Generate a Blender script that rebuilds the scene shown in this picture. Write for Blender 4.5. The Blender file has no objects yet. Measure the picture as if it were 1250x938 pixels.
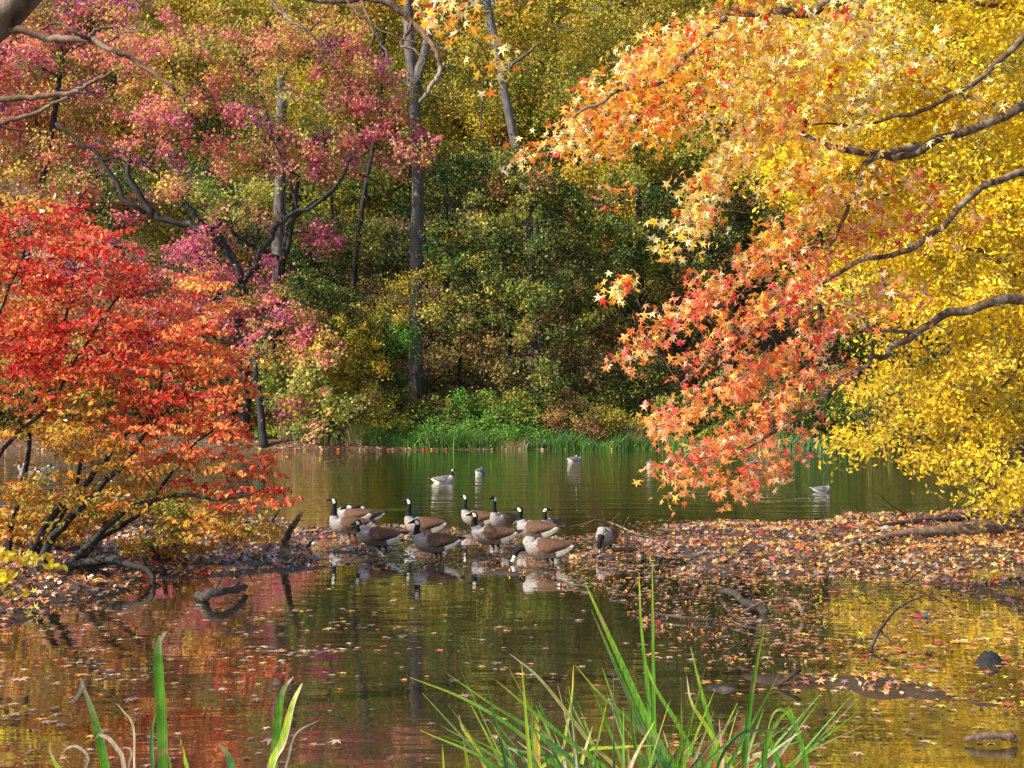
import bpy, math, numpy as np
from mathutils import Vector
R = math.radians
scn = bpy.context.scene
col = scn.collection

# ------------------------------------------------------------------ camera, light, exposure
F, CX, CY, HOR, H = 1500.0, 625.0, 469.0, 510.0, 2.0
PITCH = math.atan((HOR - CY) / F)
cam = bpy.data.objects.new('camera', bpy.data.cameras.new('camera'))
col.objects.link(cam)
cam.location = (0, 0, H)
cam.rotation_euler = (R(90) + PITCH, 0, 0)
cam.data.sensor_width = 36
cam.data.lens = F / 1250 * 36
cam.data.clip_start = 0.05
cam.data.clip_end = 3000
scn.camera = cam

SUN_EL, SUN_AZ = R(38), math.atan2(-0.86, -0.50)          # azimuth measured from +Y towards +X
SD = Vector((math.sin(SUN_AZ) * math.cos(SUN_EL), math.cos(SUN_AZ) * math.cos(SUN_EL), math.sin(SUN_EL)))
w = bpy.data.worlds.new('World'); scn.world = w; w.use_nodes = True
nt = w.node_tree
sky = nt.nodes.new('ShaderNodeTexSky'); sky.sky_type = 'NISHITA'; sky.sun_disc = False
sky.sun_elevation = SUN_EL; sky.sun_rotation = SUN_AZ % (2 * math.pi)
nt.links.new(sky.outputs[0], nt.nodes['Background'].inputs[0])
nt.nodes['Background'].inputs[1].default_value = 0.15
sl = bpy.data.lights.new('sun', 'SUN'); sl.energy = 5.0; sl.angle = R(0.6); sl.color = (1.0, 0.93, 0.80)
so = bpy.data.objects.new('sun', sl); col.objects.link(so)
so.rotation_euler = SD.to_track_quat('Z', 'Y').to_euler()
scn.view_settings.view_transform = 'Standard'
scn.view_settings.look = 'None'
scn.view_settings.gamma = 1
scn.view_settings.exposure = 0.70
scn.render.engine = 'CYCLES'
cy = scn.cycles
cy.max_bounces = 5; cy.diffuse_bounces = 3; cy.glossy_bounces = 3; cy.transmission_bounces = 3
cy.sample_clamp_indirect = 6
cy.use_denoising = True

# ------------------------------------------------------------------ helpers
rng = np.random.default_rng(7)
def PX(px, py, d):
    """photo pixel + distance along +Y -> world point"""
    cp, sp = math.cos(PITCH), math.sin(PITCH)
    u, v = (px - CX) / F, (CY - py) / F
    dx, dy, dz = u, cp - v * sp, sp + v * cp
    k = d / dy
    return np.array([dx * k, d, H + dz * k])
def gd(py):                      # distance at which the water surface lies at that photo row
    return F * H / (py - HOR)
def nrm(a):
    return a / np.maximum(np.linalg.norm(a, axis=-1, keepdims=True), 1e-9)
_tab = np.random.default_rng(3).random((256, 256))
def vnoise(x, y):
    x = np.asarray(x, float); y = np.asarray(y, float)
    xi = np.floor(x).astype(int); yi = np.floor(y).astype(int)
    fx = x - xi; fy = y - yi
    fx = fx * fx * (3 - 2 * fx); fy = fy * fy * (3 - 2 * fy)
    a = _tab[xi % 256, yi % 256]; b = _tab[(xi + 1) % 256, yi % 256]
    c = _tab[xi % 256, (yi + 1) % 256]; d = _tab[(xi + 1) % 256, (yi + 1) % 256]
    return (a * (1 - fx) + b * fx) * (1 - fy) + (c * (1 - fx) + d * fx) * fy
def sstep(a, b, x):
    t = np.clip((x - a) / (b - a), 0, 1)
    return t * t * (3 - 2 * t)

BASE = {}
class Acc:
    def __init__(s): s.v = []; s.f = []; s.n = []; s.c = []; s.k = 0
    def add(s, V, loops, sizes, C=None):
        V = np.asarray(V, float).reshape(-1, 3)
        s.v.append(V); s.f.append(np.asarray(loops, np.int64).ravel() + s.k); s.n.append(np.asarray(sizes, np.int64).ravel())
        if C is None: C = np.ones((len(V), 3)) * 0.5
        C = np.asarray(C, float)
        if C.ndim == 1: C = np.tile(C, (len(V), 1))
        s.c.append(C); s.k += len(V)
    def build(s, name, mat, parent=None, smooth=True):
        V = np.concatenate(s.v); L = np.concatenate(s.f); N = np.concatenate(s.n); C = np.concatenate(s.c)
        if parent is not None: V = V - np.array(BASE.get(parent.name, (0., 0., 0.)))
        me = bpy.data.meshes.new(name)
        me.vertices.add(len(V)); me.vertices.foreach_set('co', V.astype(np.float32).ravel())
        me.loops.add(len(L)); me.loops.foreach_set('vertex_index', L.astype(np.int32))
        me.polygons.add(len(N))
        me.polygons.foreach_set('loop_start', np.concatenate([[0], np.cumsum(N)[:-1]]).astype(np.int32))
        me.polygons.foreach_set('use_smooth', np.full(len(N), smooth))
        me.update(calc_edges=True)
        a = me.color_attributes.new('col', 'FLOAT_COLOR', 'POINT')
        a.data.foreach_set('color', np.concatenate([C, np.ones((len(C), 1))], 1).astype(np.float32).ravel())
        me.materials.append(mat)
        o = bpy.data.objects.new(name, me); col.objects.link(o)
        if parent is not None: o.parent = parent
        return o
def empty(name, loc, label, cat, group=None):
    o = bpy.data.objects.new(name, None); col.objects.link(o)
    o.location = [float(q) for q in loc]; BASE[o.name] = [float(q) for q in loc]
    o.empty_display_size = 0.2
    tag(o, label, cat, group); return o
def tag(o, label=None, cat=None, group=None, kind=None):
    if label: o['label'] = label
    if cat: o['category'] = cat
    if group: o['group'] = group
    if kind: o['kind'] = kind
    return o
def copy_tree(o, parent=None):
    c = o.copy(); col.objects.link(c)
    if parent is not None: c.parent = parent
    for ch in list(o.children): copy_tree(ch, c)
    return c

def tube(acc, pts, rad, sides=6, colr=(.5, .5, .5), cap=True, lump=0.0):
    pts = np.asarray(pts, float); n = len(pts); rad = np.broadcast_to(np.asarray(rad, float), (n,))
    T = nrm(np.gradient(pts, axis=0))
    up = np.array([0, 0, 1.0]) if abs(T[0, 2]) < .9 else np.array([1.0, 0, 0])
    A = np.empty((n, 3)); a = nrm(np.cross(T[0], up))
    for i in range(n):
        a = a - T[i] * a.dot(T[i]); a = a / max(np.linalg.norm(a), 1e-9); A[i] = a
    B = np.cross(T, A)
    th = np.linspace(0, 2 * np.pi, sides, endpoint=False)
    rr = rad[:, None] * (1 + (lump * rng.normal(size=(n, sides)) if lump else 0))
    V = pts[:, None] + rr[..., None] * (np.cos(th)[None, :, None] * A[:, None] + np.sin(th)[None, :, None] * B[:, None])
    V = V.reshape(-1, 3)
    i = np.arange(n - 1)[:, None] * sides; j = np.arange(sides)[None]; j2 = (j + 1) % sides
    q = np.stack([i + j, i + j2, i + sides + j2, i + sides + j], -1).reshape(-1)
    sz = np.full((n - 1) * sides, 4)
    if cap:
        q = np.concatenate([q, np.arange(sides)[::-1], (n - 1) * sides + np.arange(sides)]); sz = np.concatenate([sz, [sides, sides]])
    acc.add(V, q, sz, np.asarray(colr))
def smooth(P, per=5):
    P = np.asarray(P, float)
    if len(P) < 3:
        t = np.linspace(0, 1, per + 1)[:, None]; return P[0] * (1 - t) + P[-1] * t
    Q = np.vstack([2 * P[0] - P[1], P, 2 * P[-1] - P[-2]]); out = []
    for k in range(1, len(Q) - 2):
        for t in np.linspace(0, 1, per, endpoint=False):
            a, b, c, d = Q[k - 1], Q[k], Q[k + 1], Q[k + 2]
            out.append(.5 * (2 * b + (c - a) * t + (2 * a - 5 * b + 4 * c - d) * t * t + (3 * b - a - 3 * c + d) * t ** 3))
    out.append(P[-1]); return np.array(out)

# leaf templates: x = towards the tip, y = width, z = normal
def T_diamond():
    return np.array([(-.5, 0, 0), (-.02, .30, .09), (.5, 0, -.08), (-.02, -.30, .09)]), [(0, 3, 2, 1)]
def T_oval():
    return np.array([(-.5, 0, 0), (-.15, .24, .07), (.2, .2, .05), (.52, 0, -.1), (.2, -.2, .05), (-.15, -.24, .07)]), [(0, 3, 2, 1), (0, 5, 4, 3)]
def T_star(droop=.35):
    V = [(0, 0, .05)]; ang = [180, 150, 118, 88, 58, 29, 0, -29, -58, -88, -118, -150]
    rad = [.10, .22, .42, .17, .50, .18, .60, .18, .50, .17, .42, .22]
    for a, r in zip(ang, rad): V.append((r * math.cos(R(a)), r * math.sin(R(a)), .05 - droop * r * r))
    return np.array(V), [(0, i, i % 12 + 1) for i in range(1, 13)][::-1]
def T_tri():
    V = []; ang = [180, 115, 95, 50, 28, 0, -28, -50, -95, -115]; rad = [.15, .38, .16, .48, .17, .58, .17, .48, .16, .38]
    for a, r in zip(ang, rad): V.append((r * math.cos(R(a)), r * math.sin(R(a)), -.3 * r * r))
    V.append((0, 0, .05))
    return np.array(V), [(10, i, (i + 1) % 10) for i in range(10)]
def T_lobe():      # cheap three-pointed leaf
    return np.array([(-.4, 0, 0), (-.1, .16, .03), (.1, .46, -.05), (.16, .14, .02), (.55, 0, -.08), (.16, -.14, .02), (.1, -.46, -.05), (-.1, -.16, .03)]), \
        [(0, 7, 5, 3), (0, 3, 2, 1), (3, 5, 4), (7, 6, 5)]
DIA, OVAL, STAR, STARF, TRI, LOBE = T_diamond(), T_oval(), T_star(), T_star(.1), T_tri(), T_lobe()

def leaves(acc, C, size, tmpl, normal, C3, droop=0.0, tipdir=None):
    """C (N,3) centres, size (N,), normal (N,3), C3 (N,3) colours"""
    TV, TF = tmpl; N = len(C)
    if N == 0: return
    n = nrm(normal); r = rng.normal(size=(N, 3)); r[:, 2] -= droop
    if tipdir is not None: r = r + tipdir
    t = nrm(r - n * (r * n).sum(1, keepdims=True)); b = np.cross(n, t)
    s = np.asarray(size)[:, None, None]
    asp = rng.uniform(.8, 1.15, (N, 1)); cur = rng.uniform(-.3, 2.8, (N, 1))
    V = C[:, None] + s * (TV[None, :, 0:1] * t[:, None] + (TV[None, :, 1] * asp)[..., None] * b[:, None] + (TV[None, :, 2] * cur)[..., None] * n[:, None])
    K = len(TV); fl = np.concatenate([np.array(f) for f in TF]); sz = np.array([len(f) for f in TF])
    loops = (np.arange(N)[:, None] * K + fl[None]).ravel()
    acc.add(V.reshape(-1, 3), loops, np.tile(sz, N), np.repeat(C3, K, 0))

PAL = {
 'purple': ([(.42, .08, .16), (.26, .06, .19), (.60, .14, .17), (.62, .22, .13), (.48, .30, .07), (.17, .20, .04), (.66, .30, .20)], [4, 1.6, 4, 3.5, 3, 1.6, 1.4]),
 'pinkgold': ([(.52, .12, .16), (.60, .21, .12), (.46, .34, .06), (.55, .38, .06), (.22, .24, .04), (.32, .07, .16)], [3, 3, 4.5, 2.5, 3.5, 1]),
 'greenpink': ([(.30, .30, .06), (.20, .24, .04), (.44, .38, .10), (.55, .22, .14), (.12, .17, .03)], [4, 3, 3, 1.5, 2]),
 'goldolive': ([(.50, .36, .03), (.34, .28, .03), (.62, .44, .04), (.24, .22, .03), (.50, .27, .04)], [4, 3, 2, 2, .7]),
 'olive': ([(.26, .24, .03), (.34, .28, .04), (.17, .19, .03), (.46, .34, .04), (.40, .16, .05)], [3, 3, 3, 2, .6]),
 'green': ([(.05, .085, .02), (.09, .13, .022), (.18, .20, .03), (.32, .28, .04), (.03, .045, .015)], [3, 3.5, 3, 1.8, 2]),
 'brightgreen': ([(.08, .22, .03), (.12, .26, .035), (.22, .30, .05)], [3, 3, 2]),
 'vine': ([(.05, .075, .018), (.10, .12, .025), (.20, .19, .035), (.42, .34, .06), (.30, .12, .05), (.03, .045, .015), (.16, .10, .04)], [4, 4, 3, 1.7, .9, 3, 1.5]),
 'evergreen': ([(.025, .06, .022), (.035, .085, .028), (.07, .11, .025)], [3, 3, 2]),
 'brush': ([(.30, .14, .06), (.22, .16, .05), (.40, .26, .08), (.18, .2, .05), (.35, .10, .07)], [3, 3, 2, 2, 1]),
 'yellow': ([(.92, .68, .03), (.85, .56, .02), (.72, .50, .03), (.95, .78, .14), (.80, .40, .03)], [4, 4, 3, 2, .8]),
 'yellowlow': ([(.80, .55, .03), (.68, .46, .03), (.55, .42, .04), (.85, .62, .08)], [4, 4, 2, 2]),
 'orangeup': ([(.90, .36, .03), (.93, .52, .05), (.94, .64, .18), (.84, .22, .03), (.80, .06, .04), (.95, .76, .40)], [3.4, 5, 4.6, 1.5, .9, 2]),  # palest tones carry backlight in the leaf colour
 'paleup': ([(.94, .70, .20), (.95, .82, .45), (.93, .64, .07), (.90, .44, .08), (.80, .07, .05)], [4, 3, 4, 3, .6]),  # near-white golds put the glow of backlit leaves into the colour
 'coral': ([(.84, .20, .06), (.80, .08, .06), (.90, .33, .09), (.76, .12, .14), (.90, .48, .10), (.90, .55, .30)], [3.6, 1.6, 4.8, 1.5, 4, 2.2]),
 'red': ([(.66, .045, .03), (.74, .11, .05), (.78, .22, .07), (.48, .02, .05), (.80, .38, .10), (.78, .17, .11)], [4, 4.5, 3, 1.8, 1.6, 2.5]),
 'redorange': ([(.74, .12, .055), (.80, .24, .07), (.82, .36, .09), (.56, .06, .06), (.76, .46, .12)], [4, 4, 2.6, 2, 1.2]),
 'goldbush': ([(.66, .36, .05), (.48, .28, .05), (.76, .46, .09), (.64, .20, .05), (.28, .26, .05)], [4, 3, 2, 2, 2]),
}
def pick(pal, n):
    P, W = PAL[pal]; P = np.array(P); W = np.array(W, float)
    return P[rng.choice(len(P), n, p=W / W.sum())]
def jitter(C, s=.18):
    n = len(C); C = C * np.exp(rng.normal(0, s, (n, 1))) * np.exp(rng.normal(0, s * .35, (n, 3)))
    return np.clip(C, 0.004, .97)

class Skel:
    def __init__(s): s.polys = []; s.N = []; s.Rr = []; s.Pt = []
    def add(s, pts, r0, r1, part, pw=1.0):
        pts = np.asarray(pts, float); n = len(pts)
        rad = r1 + (r0 - r1) * (1 - np.linspace(0, 1, n) ** pw)
        s.polys.append((pts, rad, part)); s.N.append(pts); s.Rr.append(rad); s.Pt.append(np.full(n, part))
    def connect(s, targets, rtip, up=.12, wig=.1, k=.012, seg=6, skip=0.0):
        targets = np.asarray(targets)
        if not len(targets): return
        N = np.concatenate(s.N); Rr = np.concatenate(s.Rr); Pt = np.concatenate(s.Pt)
        dm = np.array([np.min(np.linalg.norm(N - t, axis=1)) for t in targets])
        for t in targets[np.argsort(dm)]:
            dd = np.linalg.norm(N - t, axis=1) + np.maximum(0, N[:, 2] - t[2]) * .35 + skip * (Rr < rtip * 1.3)
            i = int(np.argmin(dd)); a = N[i]; L = np.linalg.norm(t - a)
            if L < .02: continue
            m1 = a + (t - a) * .35 + np.array([0, 0, up * L]) + rng.normal(0, wig * L, 3) * .6
            m2 = a + (t - a) * .7 + np.array([0, 0, up * L * .8]) + rng.normal(0, wig * L, 3) * .6
            p = smooth([a, m1, m2, t], 3 if seg > 4 else 2)
            r0 = min(Rr[i] * .72, rtip + k * L)
            rad = np.linspace(r0, rtip, len(p))
            s.polys.append((p, rad, Pt[i]))
            N = np.vstack([N, p[2:]]); Rr = np.concatenate([Rr, rad[2:]]); Pt = np.concatenate([Pt, np.full(len(p) - 2, Pt[i])])
        s.N = [N]; s.Rr = [Rr]; s.Pt = [Pt]
    def accs(s, sides_big=9, thr=.06, lump=0.04):
        out = {}
        for p, r, part in s.polys:
            a = out.setdefault(part, Acc())
            big = r.max() > thr
            tube(a, p, r, sides_big if big else (5 if r.max() > thr * .25 else 3), lump=lump if big else 0)
        return out

# ------------------------------------------------------------------ materials
def mat_new(name):
    m = bpy.data.materials.new(name); m.use_nodes = True
    nt = m.node_tree; nt.nodes.clear()
    return m, nt, nt.nodes.new('ShaderNodeOutputMaterial')
def N_(nt, t, **kw):
    n = nt.nodes.new(t)
    for k, v in kw.items():
        if k.startswith('i_'): n.inputs[k[2:].replace('_', ' ')].default_value = v
        else: setattr(n, k, v)
    return n
def leaf_mat(name, trans=.38, gloss=.06, warm=(1, 1, 1)):
    m, nt, out = mat_new(name); L = nt.links.new
    at = N_(nt, 'ShaderNodeAttribute', attribute_name='col')
    d = N_(nt, 'ShaderNodeBsdfDiffuse'); t = N_(nt, 'ShaderNodeBsdfTranslucent')
    sat = N_(nt, 'ShaderNodeMix', data_type='RGBA', blend_type='MULTIPLY'); sat.inputs[0].default_value = 1
    L(at.outputs['Color'], sat.inputs[6]); sat.inputs[7].default_value = (*warm, 1)
    L(at.outputs['Color'], d.inputs[0]); L(sat.outputs[2], t.inputs[0])
    mx = N_(nt, 'ShaderNodeMixShader'); mx.inputs[0].default_value = trans
    L(d.outputs[0], mx.inputs[1]); L(t.outputs[0], mx.inputs[2])
    g = N_(nt, 'ShaderNodeBsdfGlossy', i_Roughness=.45); g.inputs[0].default_value = (1, 1, 1, 1)
    fr = N_(nt, 'ShaderNodeMath', operation='MULTIPLY'); lw = N_(nt, 'ShaderNodeLayerWeight', i_Blend=.3)
    L(lw.outputs['Fresnel'], fr.inputs[0]); fr.inputs[1].default_value = gloss * 3
    m2 = N_(nt, 'ShaderNodeMixShader'); L(fr.outputs[0], m2.inputs[0]); L(mx.outputs[0], m2.inputs[1]); L(g.outputs[0], m2.inputs[2])
    L(m2.outputs[0], out.inputs[0]); return m
def bark_mat(name, c1, c2, scale=6, c3=None, stretch=.25, bump=.5):
    m, nt, out = mat_new(name); L = nt.links.new
    tc = N_(nt, 'ShaderNodeTexCoord'); mp = N_(nt, 'ShaderNodeMapping'); mp.inputs['Scale'].default_value = (1, 1, stretch)
    L(tc.outputs['Object'], mp.inputs[0])
    n1 = N_(nt, 'ShaderNodeTexNoise', i_Scale=scale, i_Detail=6.0, i_Roughness=.7); L(mp.outputs[0], n1.inputs[0])
    n2 = N_(nt, 'ShaderNodeTexNoise', i_Scale=scale * .25, i_Detail=3.0); L(tc.outputs['Object'], n2.inputs[0])
    cr = N_(nt, 'ShaderNodeValToRGB'); cr.color_ramp.elements[0].position = .36; cr.color_ramp.elements[1].position = .64
    cr.color_ramp.elements[0].color = (*c1, 1); cr.color_ramp.elements[1].color = (*c2, 1); L(n1.outputs[0], cr.inputs[0])
    mx = N_(nt, 'ShaderNodeMix', data_type='RGBA'); cr2 = N_(nt, 'ShaderNodeValToRGB'); cr2.color_ramp.elements[0].position = .5; cr2.color_ramp.elements[1].position = .65
    L(n2.outputs[0], cr2.inputs[0]); L(cr2.outputs[0], mx.inputs[0]); L(cr.outputs[0], mx.inputs[6]); mx.inputs[7].default_value = (*(c3 or c2), 1)
    b = N_(nt, 'ShaderNodeBump', i_Strength=bump, i_Distance=.05); L(n1.outputs[0], b.inputs['Height'])
    p = N_(nt, 'ShaderNodeBsdfPrincipled', i_Roughness=.85); L(mx.outputs[2], p.inputs['Base Color']); L(b.outputs[0], p.inputs['Normal'])
    L(p.outputs[0], out.inputs[0]); return m
def vcol_mat(name, rough=.7, spec=.3, nscale=0, namt=.3, bump=0.0):
    m, nt, out = mat_new(name); L = nt.links.new
    at = N_(nt, 'ShaderNodeAttribute', attribute_name='col')
    p = N_(nt, 'ShaderNodeBsdfPrincipled', i_Roughness=rough); p.inputs['Specular IOR Level'].default_value = spec
    if nscale:
        tc = N_(nt, 'ShaderNodeTexCoord'); n = N_(nt, 'ShaderNodeTexNoise', i_Scale=nscale, i_Detail=4.0); L(tc.outputs['Object'], n.inputs[0])
        mr = N_(nt, 'ShaderNodeMapRange'); mr.inputs['From Min'].default_value = .3; mr.inputs['From Max'].default_value = .7
        mr.inputs['To Min'].default_value = 1 - namt; mr.inputs['To Max'].default_value = 1 + namt; L(n.outputs[0], mr.inputs[0])
        v = N_(nt, 'ShaderNodeVectorMath', operation='SCALE'); L(at.outputs['Color'], v.inputs[0]); L(mr.outputs[0], v.inputs['Scale'])
        L(v.outputs[0], p.inputs['Base Color'])
        if bump:
            b = N_(nt, 'ShaderNodeBump', i_Strength=bump, i_Distance=.01); L(n.outputs[0], b.inputs['Height']); L(b.outputs[0], p.inputs['Normal'])
    else: L(at.outputs['Color'], p.inputs['Base Color'])
    L(p.outputs[0], out.inputs[0]); return m
for _k, _g in (('purple', 1.2), ('pinkgold', 1.22), ('greenpink', 1.28), ('vine', 1.25), ('green', 1.15), ('olive', 1.1)):
    PAL[_k] = ([tuple(min(c * _g, .85) for c in q) for q in PAL[_k][0]], PAL[_k][1])
M = {}
M['leaf'] = leaf_mat('foliage_far', .33, .04)
M['leaf_near'] = leaf_mat('foliage_near', .5, .04)
def blotch(m, sc, lo, hi):
    nt = m.node_tree; L = nt.links.new
    at = [n for n in nt.nodes if n.type == 'ATTRIBUTE'][0]; tg = [l.to_socket for l in at.outputs['Color'].links]
    geo = N_(nt, 'ShaderNodeNewGeometry'); n = N_(nt, 'ShaderNodeTexNoise', i_Scale=sc, i_Detail=3.0); L(geo.outputs['Position'], n.inputs[0])
    mr = N_(nt, 'ShaderNodeMapRange'); mr.inputs['From Min'].default_value = .35; mr.inputs['From Max'].default_value = .65; mr.inputs['To Min'].default_value = lo; mr.inputs['To Max'].default_value = hi; L(n.outputs[0], mr.inputs[0])
    v = N_(nt, 'ShaderNodeVectorMath', operation='SCALE'); L(at.outputs['Color'], v.inputs[0]); L(mr.outputs[0], v.inputs['Scale'])
    for t_ in tg: L(v.outputs[0], t_)
blotch(M['leaf_near'], 28, .88, 1.18)
M['leaf_litter'] = leaf_mat('fallen_leaf', .12, .10)
blotch(M['leaf_litter'], 22, .55, 1.2)
M['grass'] = leaf_mat('grass_blade', .40, .08)
def blade_mat():
    m = leaf_mat('blade_streaked', .40, .08); nt = m.node_tree; L = nt.links.new
    at = [n for n in nt.nodes if n.type == 'ATTRIBUTE'][0]; tg = [l.to_socket for l in at.outputs['Color'].links]
    geo = N_(nt, 'ShaderNodeNewGeometry'); mp = N_(nt, 'ShaderNodeMapping'); mp.inputs['Scale'].default_value = (260, 260, 5); L(geo.outputs['Position'], mp.inputs[0])
    n = N_(nt, 'ShaderNodeTexNoise', i_Scale=1.0, i_Detail=4.0); L(mp.outputs[0], n.inputs[0])
    n2 = N_(nt, 'ShaderNodeTexNoise', i_Scale=14.0, i_Detail=5.0); L(geo.outputs['Position'], n2.inputs[0])
    mr = N_(nt, 'ShaderNodeMapRange'); mr.inputs['From Min'].default_value = .3; mr.inputs['From Max'].default_value = .7; mr.inputs['To Min'].default_value = .55; mr.inputs['To Max'].default_value = 1.4; L(n.outputs[0], mr.inputs[0])
    v = N_(nt, 'ShaderNodeVectorMath', operation='SCALE'); L(at.outputs['Color'], v.inputs[0]); L(mr.outputs[0], v.inputs['Scale'])
    cr = N_(nt, 'ShaderNodeValToRGB'); cr.color_ramp.elements[0].position = .60; cr.color_ramp.elements[1].position = .68; L(n2.outputs[0], cr.inputs[0])
    mx = N_(nt, 'ShaderNodeMix', data_type='RGBA'); L(cr.outputs[0], mx.inputs[0]); L(v.outputs[0], mx.inputs[6]); mx.inputs[7].default_value = (.36, .27, .10, 1)
    for t_ in tg: L(mx.outputs[2], t_)
    return m
M['blade'] = blade_mat()
M['bark_dark'] = bark_mat('bark_dark', (.008, .006, .005), (.030, .022, .017), 5, (.028, .026, .02))
M['bark_grey'] = bark_mat('bark_grey', (.05, .042, .036), (.19, .16, .14), 5, (.08, .07, .065))
M['bark_brown'] = bark_mat('bark_brown', (.06, .035, .02), (.17, .10, .06), 14, (.10, .07, .05))
M['bark_tan'] = bark_mat('bark_tan', (.06, .028, .013), (.20, .105, .05), 18, (.30, .21, .14))
M['bark_gum'] = bark_mat('bark_gum', (.04, .022, .010), (.18, .10, .045), 24, (.28, .2, .13))
M['wood_wet'] = bark_mat('wet_wood', (.012, .009, .007), (.06, .04, .03), 26, (.10, .075, .055))
M['wood_dry'] = bark_mat('dry_wood', (.07, .04, .022), (.24, .15, .09), 24, (.30, .2, .13))
M['stone'] = bark_mat('stone', (.22, .2, .18), (.42, .38, .33), 22, (.3, .27, .22), 1)
M['stone_dark'] = bark_mat('stone_dark', (.004, .004, .004), (.018, .015, .014), 18, (.01, .01, .012), 1)
M['goose'] = vcol_mat('goose_feathers', .7, .2, 38, .32, .4)
M['goose_dark'] = vcol_mat('goose_bill_leg', .4, .4)

# ------------------------------------------------------------------ terrain
def edge(pts):
    P = np.array([PX(a, b, gd(b))[:2] for a, b in pts]); return P[:, 0], P[:, 1]
FEx, FEy = edge([(-300, 612), (-200, 615), (0, 622), (200, 628), (380, 640), (560, 651), (700, 655), (760, 648), (850, 640), (950, 637), (1000, 633), (1100, 628), (1250, 624), (1500, 618)])
NEx, NEy = edge([(0, 765), (90, 738), (190, 707), (300, 703), (380, 698), (430, 688), (560, 690), (660, 712), (740, 735), (790, 770), (850, 800), (960, 828), (1100, 850), (1250, 880)])
def spit_s(x, y):
    yf = np.interp(x, FEx, FEy); yn = np.interp(x, NEx, NEy)
    yn = np.where(x < -4.9, np.maximum(10.5, 11.6 + (x + 4.9) * .5), yn); yn = np.where(x > NEx[-1], yn[()] if np.ndim(yn) == 0 else yn, yn)
    yf = yf + (vnoise(x * 1.3, y * .4 + 9) - .5) * 1.6
    yn = yn + (vnoise(x * 1.6 + 5, y * .5) - .5) * 1.6
    return np.minimum(y - yn, yf - y)
def ground_z(x, y):
    x = np.asarray(x, float); y = np.asarray(y, float)
    s = spit_s(x, y)
    A = np.interp(x, [-14, -5.5, -4.4, -3.0, -1.8, .6, 2.2, 3.5, 8, 14], [.6, .12, .035, -.004, -.038, -.036, .004, .024, .05, .4])
    A = A - .062 * (1 - sstep(12.6, 17.5, y)) * (x > 0)
    nz = (vnoise(x * 1.7, y * 1.7) - .5) * .075 + (vnoise(x * 5.1 + 7, y * 5.1) - .5) * .035
    zin = sstep(0, 1.4, s) * A + nz * (.5 + .5 * sstep(0, 1, s)) * np.where(x < -4.5, 1.6, 1.0)
    z = np.where(s > 0, zin, np.maximum(s * .16, -.55) + nz * .5 * np.exp(np.minimum(s, 0)))
    # near bank
    zb = (5.9 + (vnoise(x * .8, 3.3) - .5) * .8 - y) * .17
    z = np.maximum(z, np.where(y < 8, np.minimum(zb, .75), -.55))
    # far bank and hill
    yb = 77.5 + (vnoise(x * .07 + 3, 1.5) - .5) * 5 + (vnoise(x * .5, 2.5) - .5) * 1.2 + np.maximum(0, x - 22) * -.25
    t = y - yb
    zf = np.where(t > 0, np.minimum(t * .35, .55) + np.maximum(0, t - 3) * .27 + np.maximum(0, t - 25) * .26 + (vnoise(x * .15, y * .15) - .5) * np.minimum(t * .12, 2.5), np.maximum(t * .2, -.55))
    zf = np.minimum(zf, 60 + 6 * vnoise(x * .02, y * .02))
    z = np.where(y > 50, np.maximum(zf, -.55), z)
    # sides of the pond
    side = np.maximum(0, np.abs(x + 4) - (44 + 6 * vnoise(y * .05, 8.1))) * .2
    z = np.maximum(z, np.where(side > 0, np.minimum(side, 12) - .2, -.55))
    return z
def axis(bands):
    out = []
    for a, b, st in bands: out.append(np.arange(a, b, st))
    return np.unique(np.concatenate(out))
xs = axis([(-1500, -100, 60), (-100, -30, 5), (-30, -9, .6), (-9, 13, .09), (13, 40, .7), (40, 100, 5), (100, 1561, 60)])
ys = axis([(-300, -10, 20), (-10, 6.5, .25), (6.5, 27.5, .08), (27.5, 74, 2.5), (74, 90, .4), (90, 180, 2.5), (180, 1601, 40)])
X, Y = np.meshgrid(xs, ys, indexing='ij'); Z = ground_z(X, Y)
a = Acc(); nx, ny = len(xs), len(ys)
i = np.arange(nx - 1)[:, None] * ny; j = np.arange(ny - 1)[None]
q = np.stack([i + j, i + ny + j, i + ny + j + 1, i + j + 1], -1).reshape(-1)
a.add(np.stack([X, Y, Z], -1).reshape(-1, 3), q, np.full((nx - 1) * (ny - 1), 4))
m, nt, out = mat_new('ground_mud_and_leaves'); L = nt.links.new
geo = N_(nt, 'ShaderNodeNewGeometry')
n1 = N_(nt, 'ShaderNodeTexNoise', i_Scale=3.5, i_Detail=8.0, i_Roughness=.75); L(geo.outputs['Position'], n1.inputs[0])
n2 = N_(nt, 'ShaderNodeTexVoronoi', i_Scale=11.0); L(geo.outputs['Position'], n2.inputs[0])
cr = N_(nt, 'ShaderNodeValToRGB'); cr.color_ramp.elements[0].position = .35; cr.color_ramp.elements[1].position = .68
cr.color_ramp.elements[0].color = (.022, .014, .009, 1); cr.color_ramp.elements[1].color = (.085, .055, .038, 1); L(n1.outputs[0], cr.inputs[0])
cr2 = N_(nt, 'ShaderNodeValToRGB'); e = cr2.color_ramp.elements; e[0].color = (.05, .025, .014, 1); e[1].color = (.16, .10, .04, 1); e[1].position = .9
e2 = e.new(.5); e2.color = (.11, .055, .03, 1); L(n2.outputs['Color'], cr2.inputs[0])
sx = N_(nt, 'ShaderNodeSeparateXYZ'); L(geo.outputs['Position'], sx.inputs[0])
mr = N_(nt, 'ShaderNodeMapRange'); mr.inputs['From Min'].default_value = 60; mr.inputs['From Max'].default_value = 80; L(sx.outputs[1], mr.inputs[0])
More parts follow.
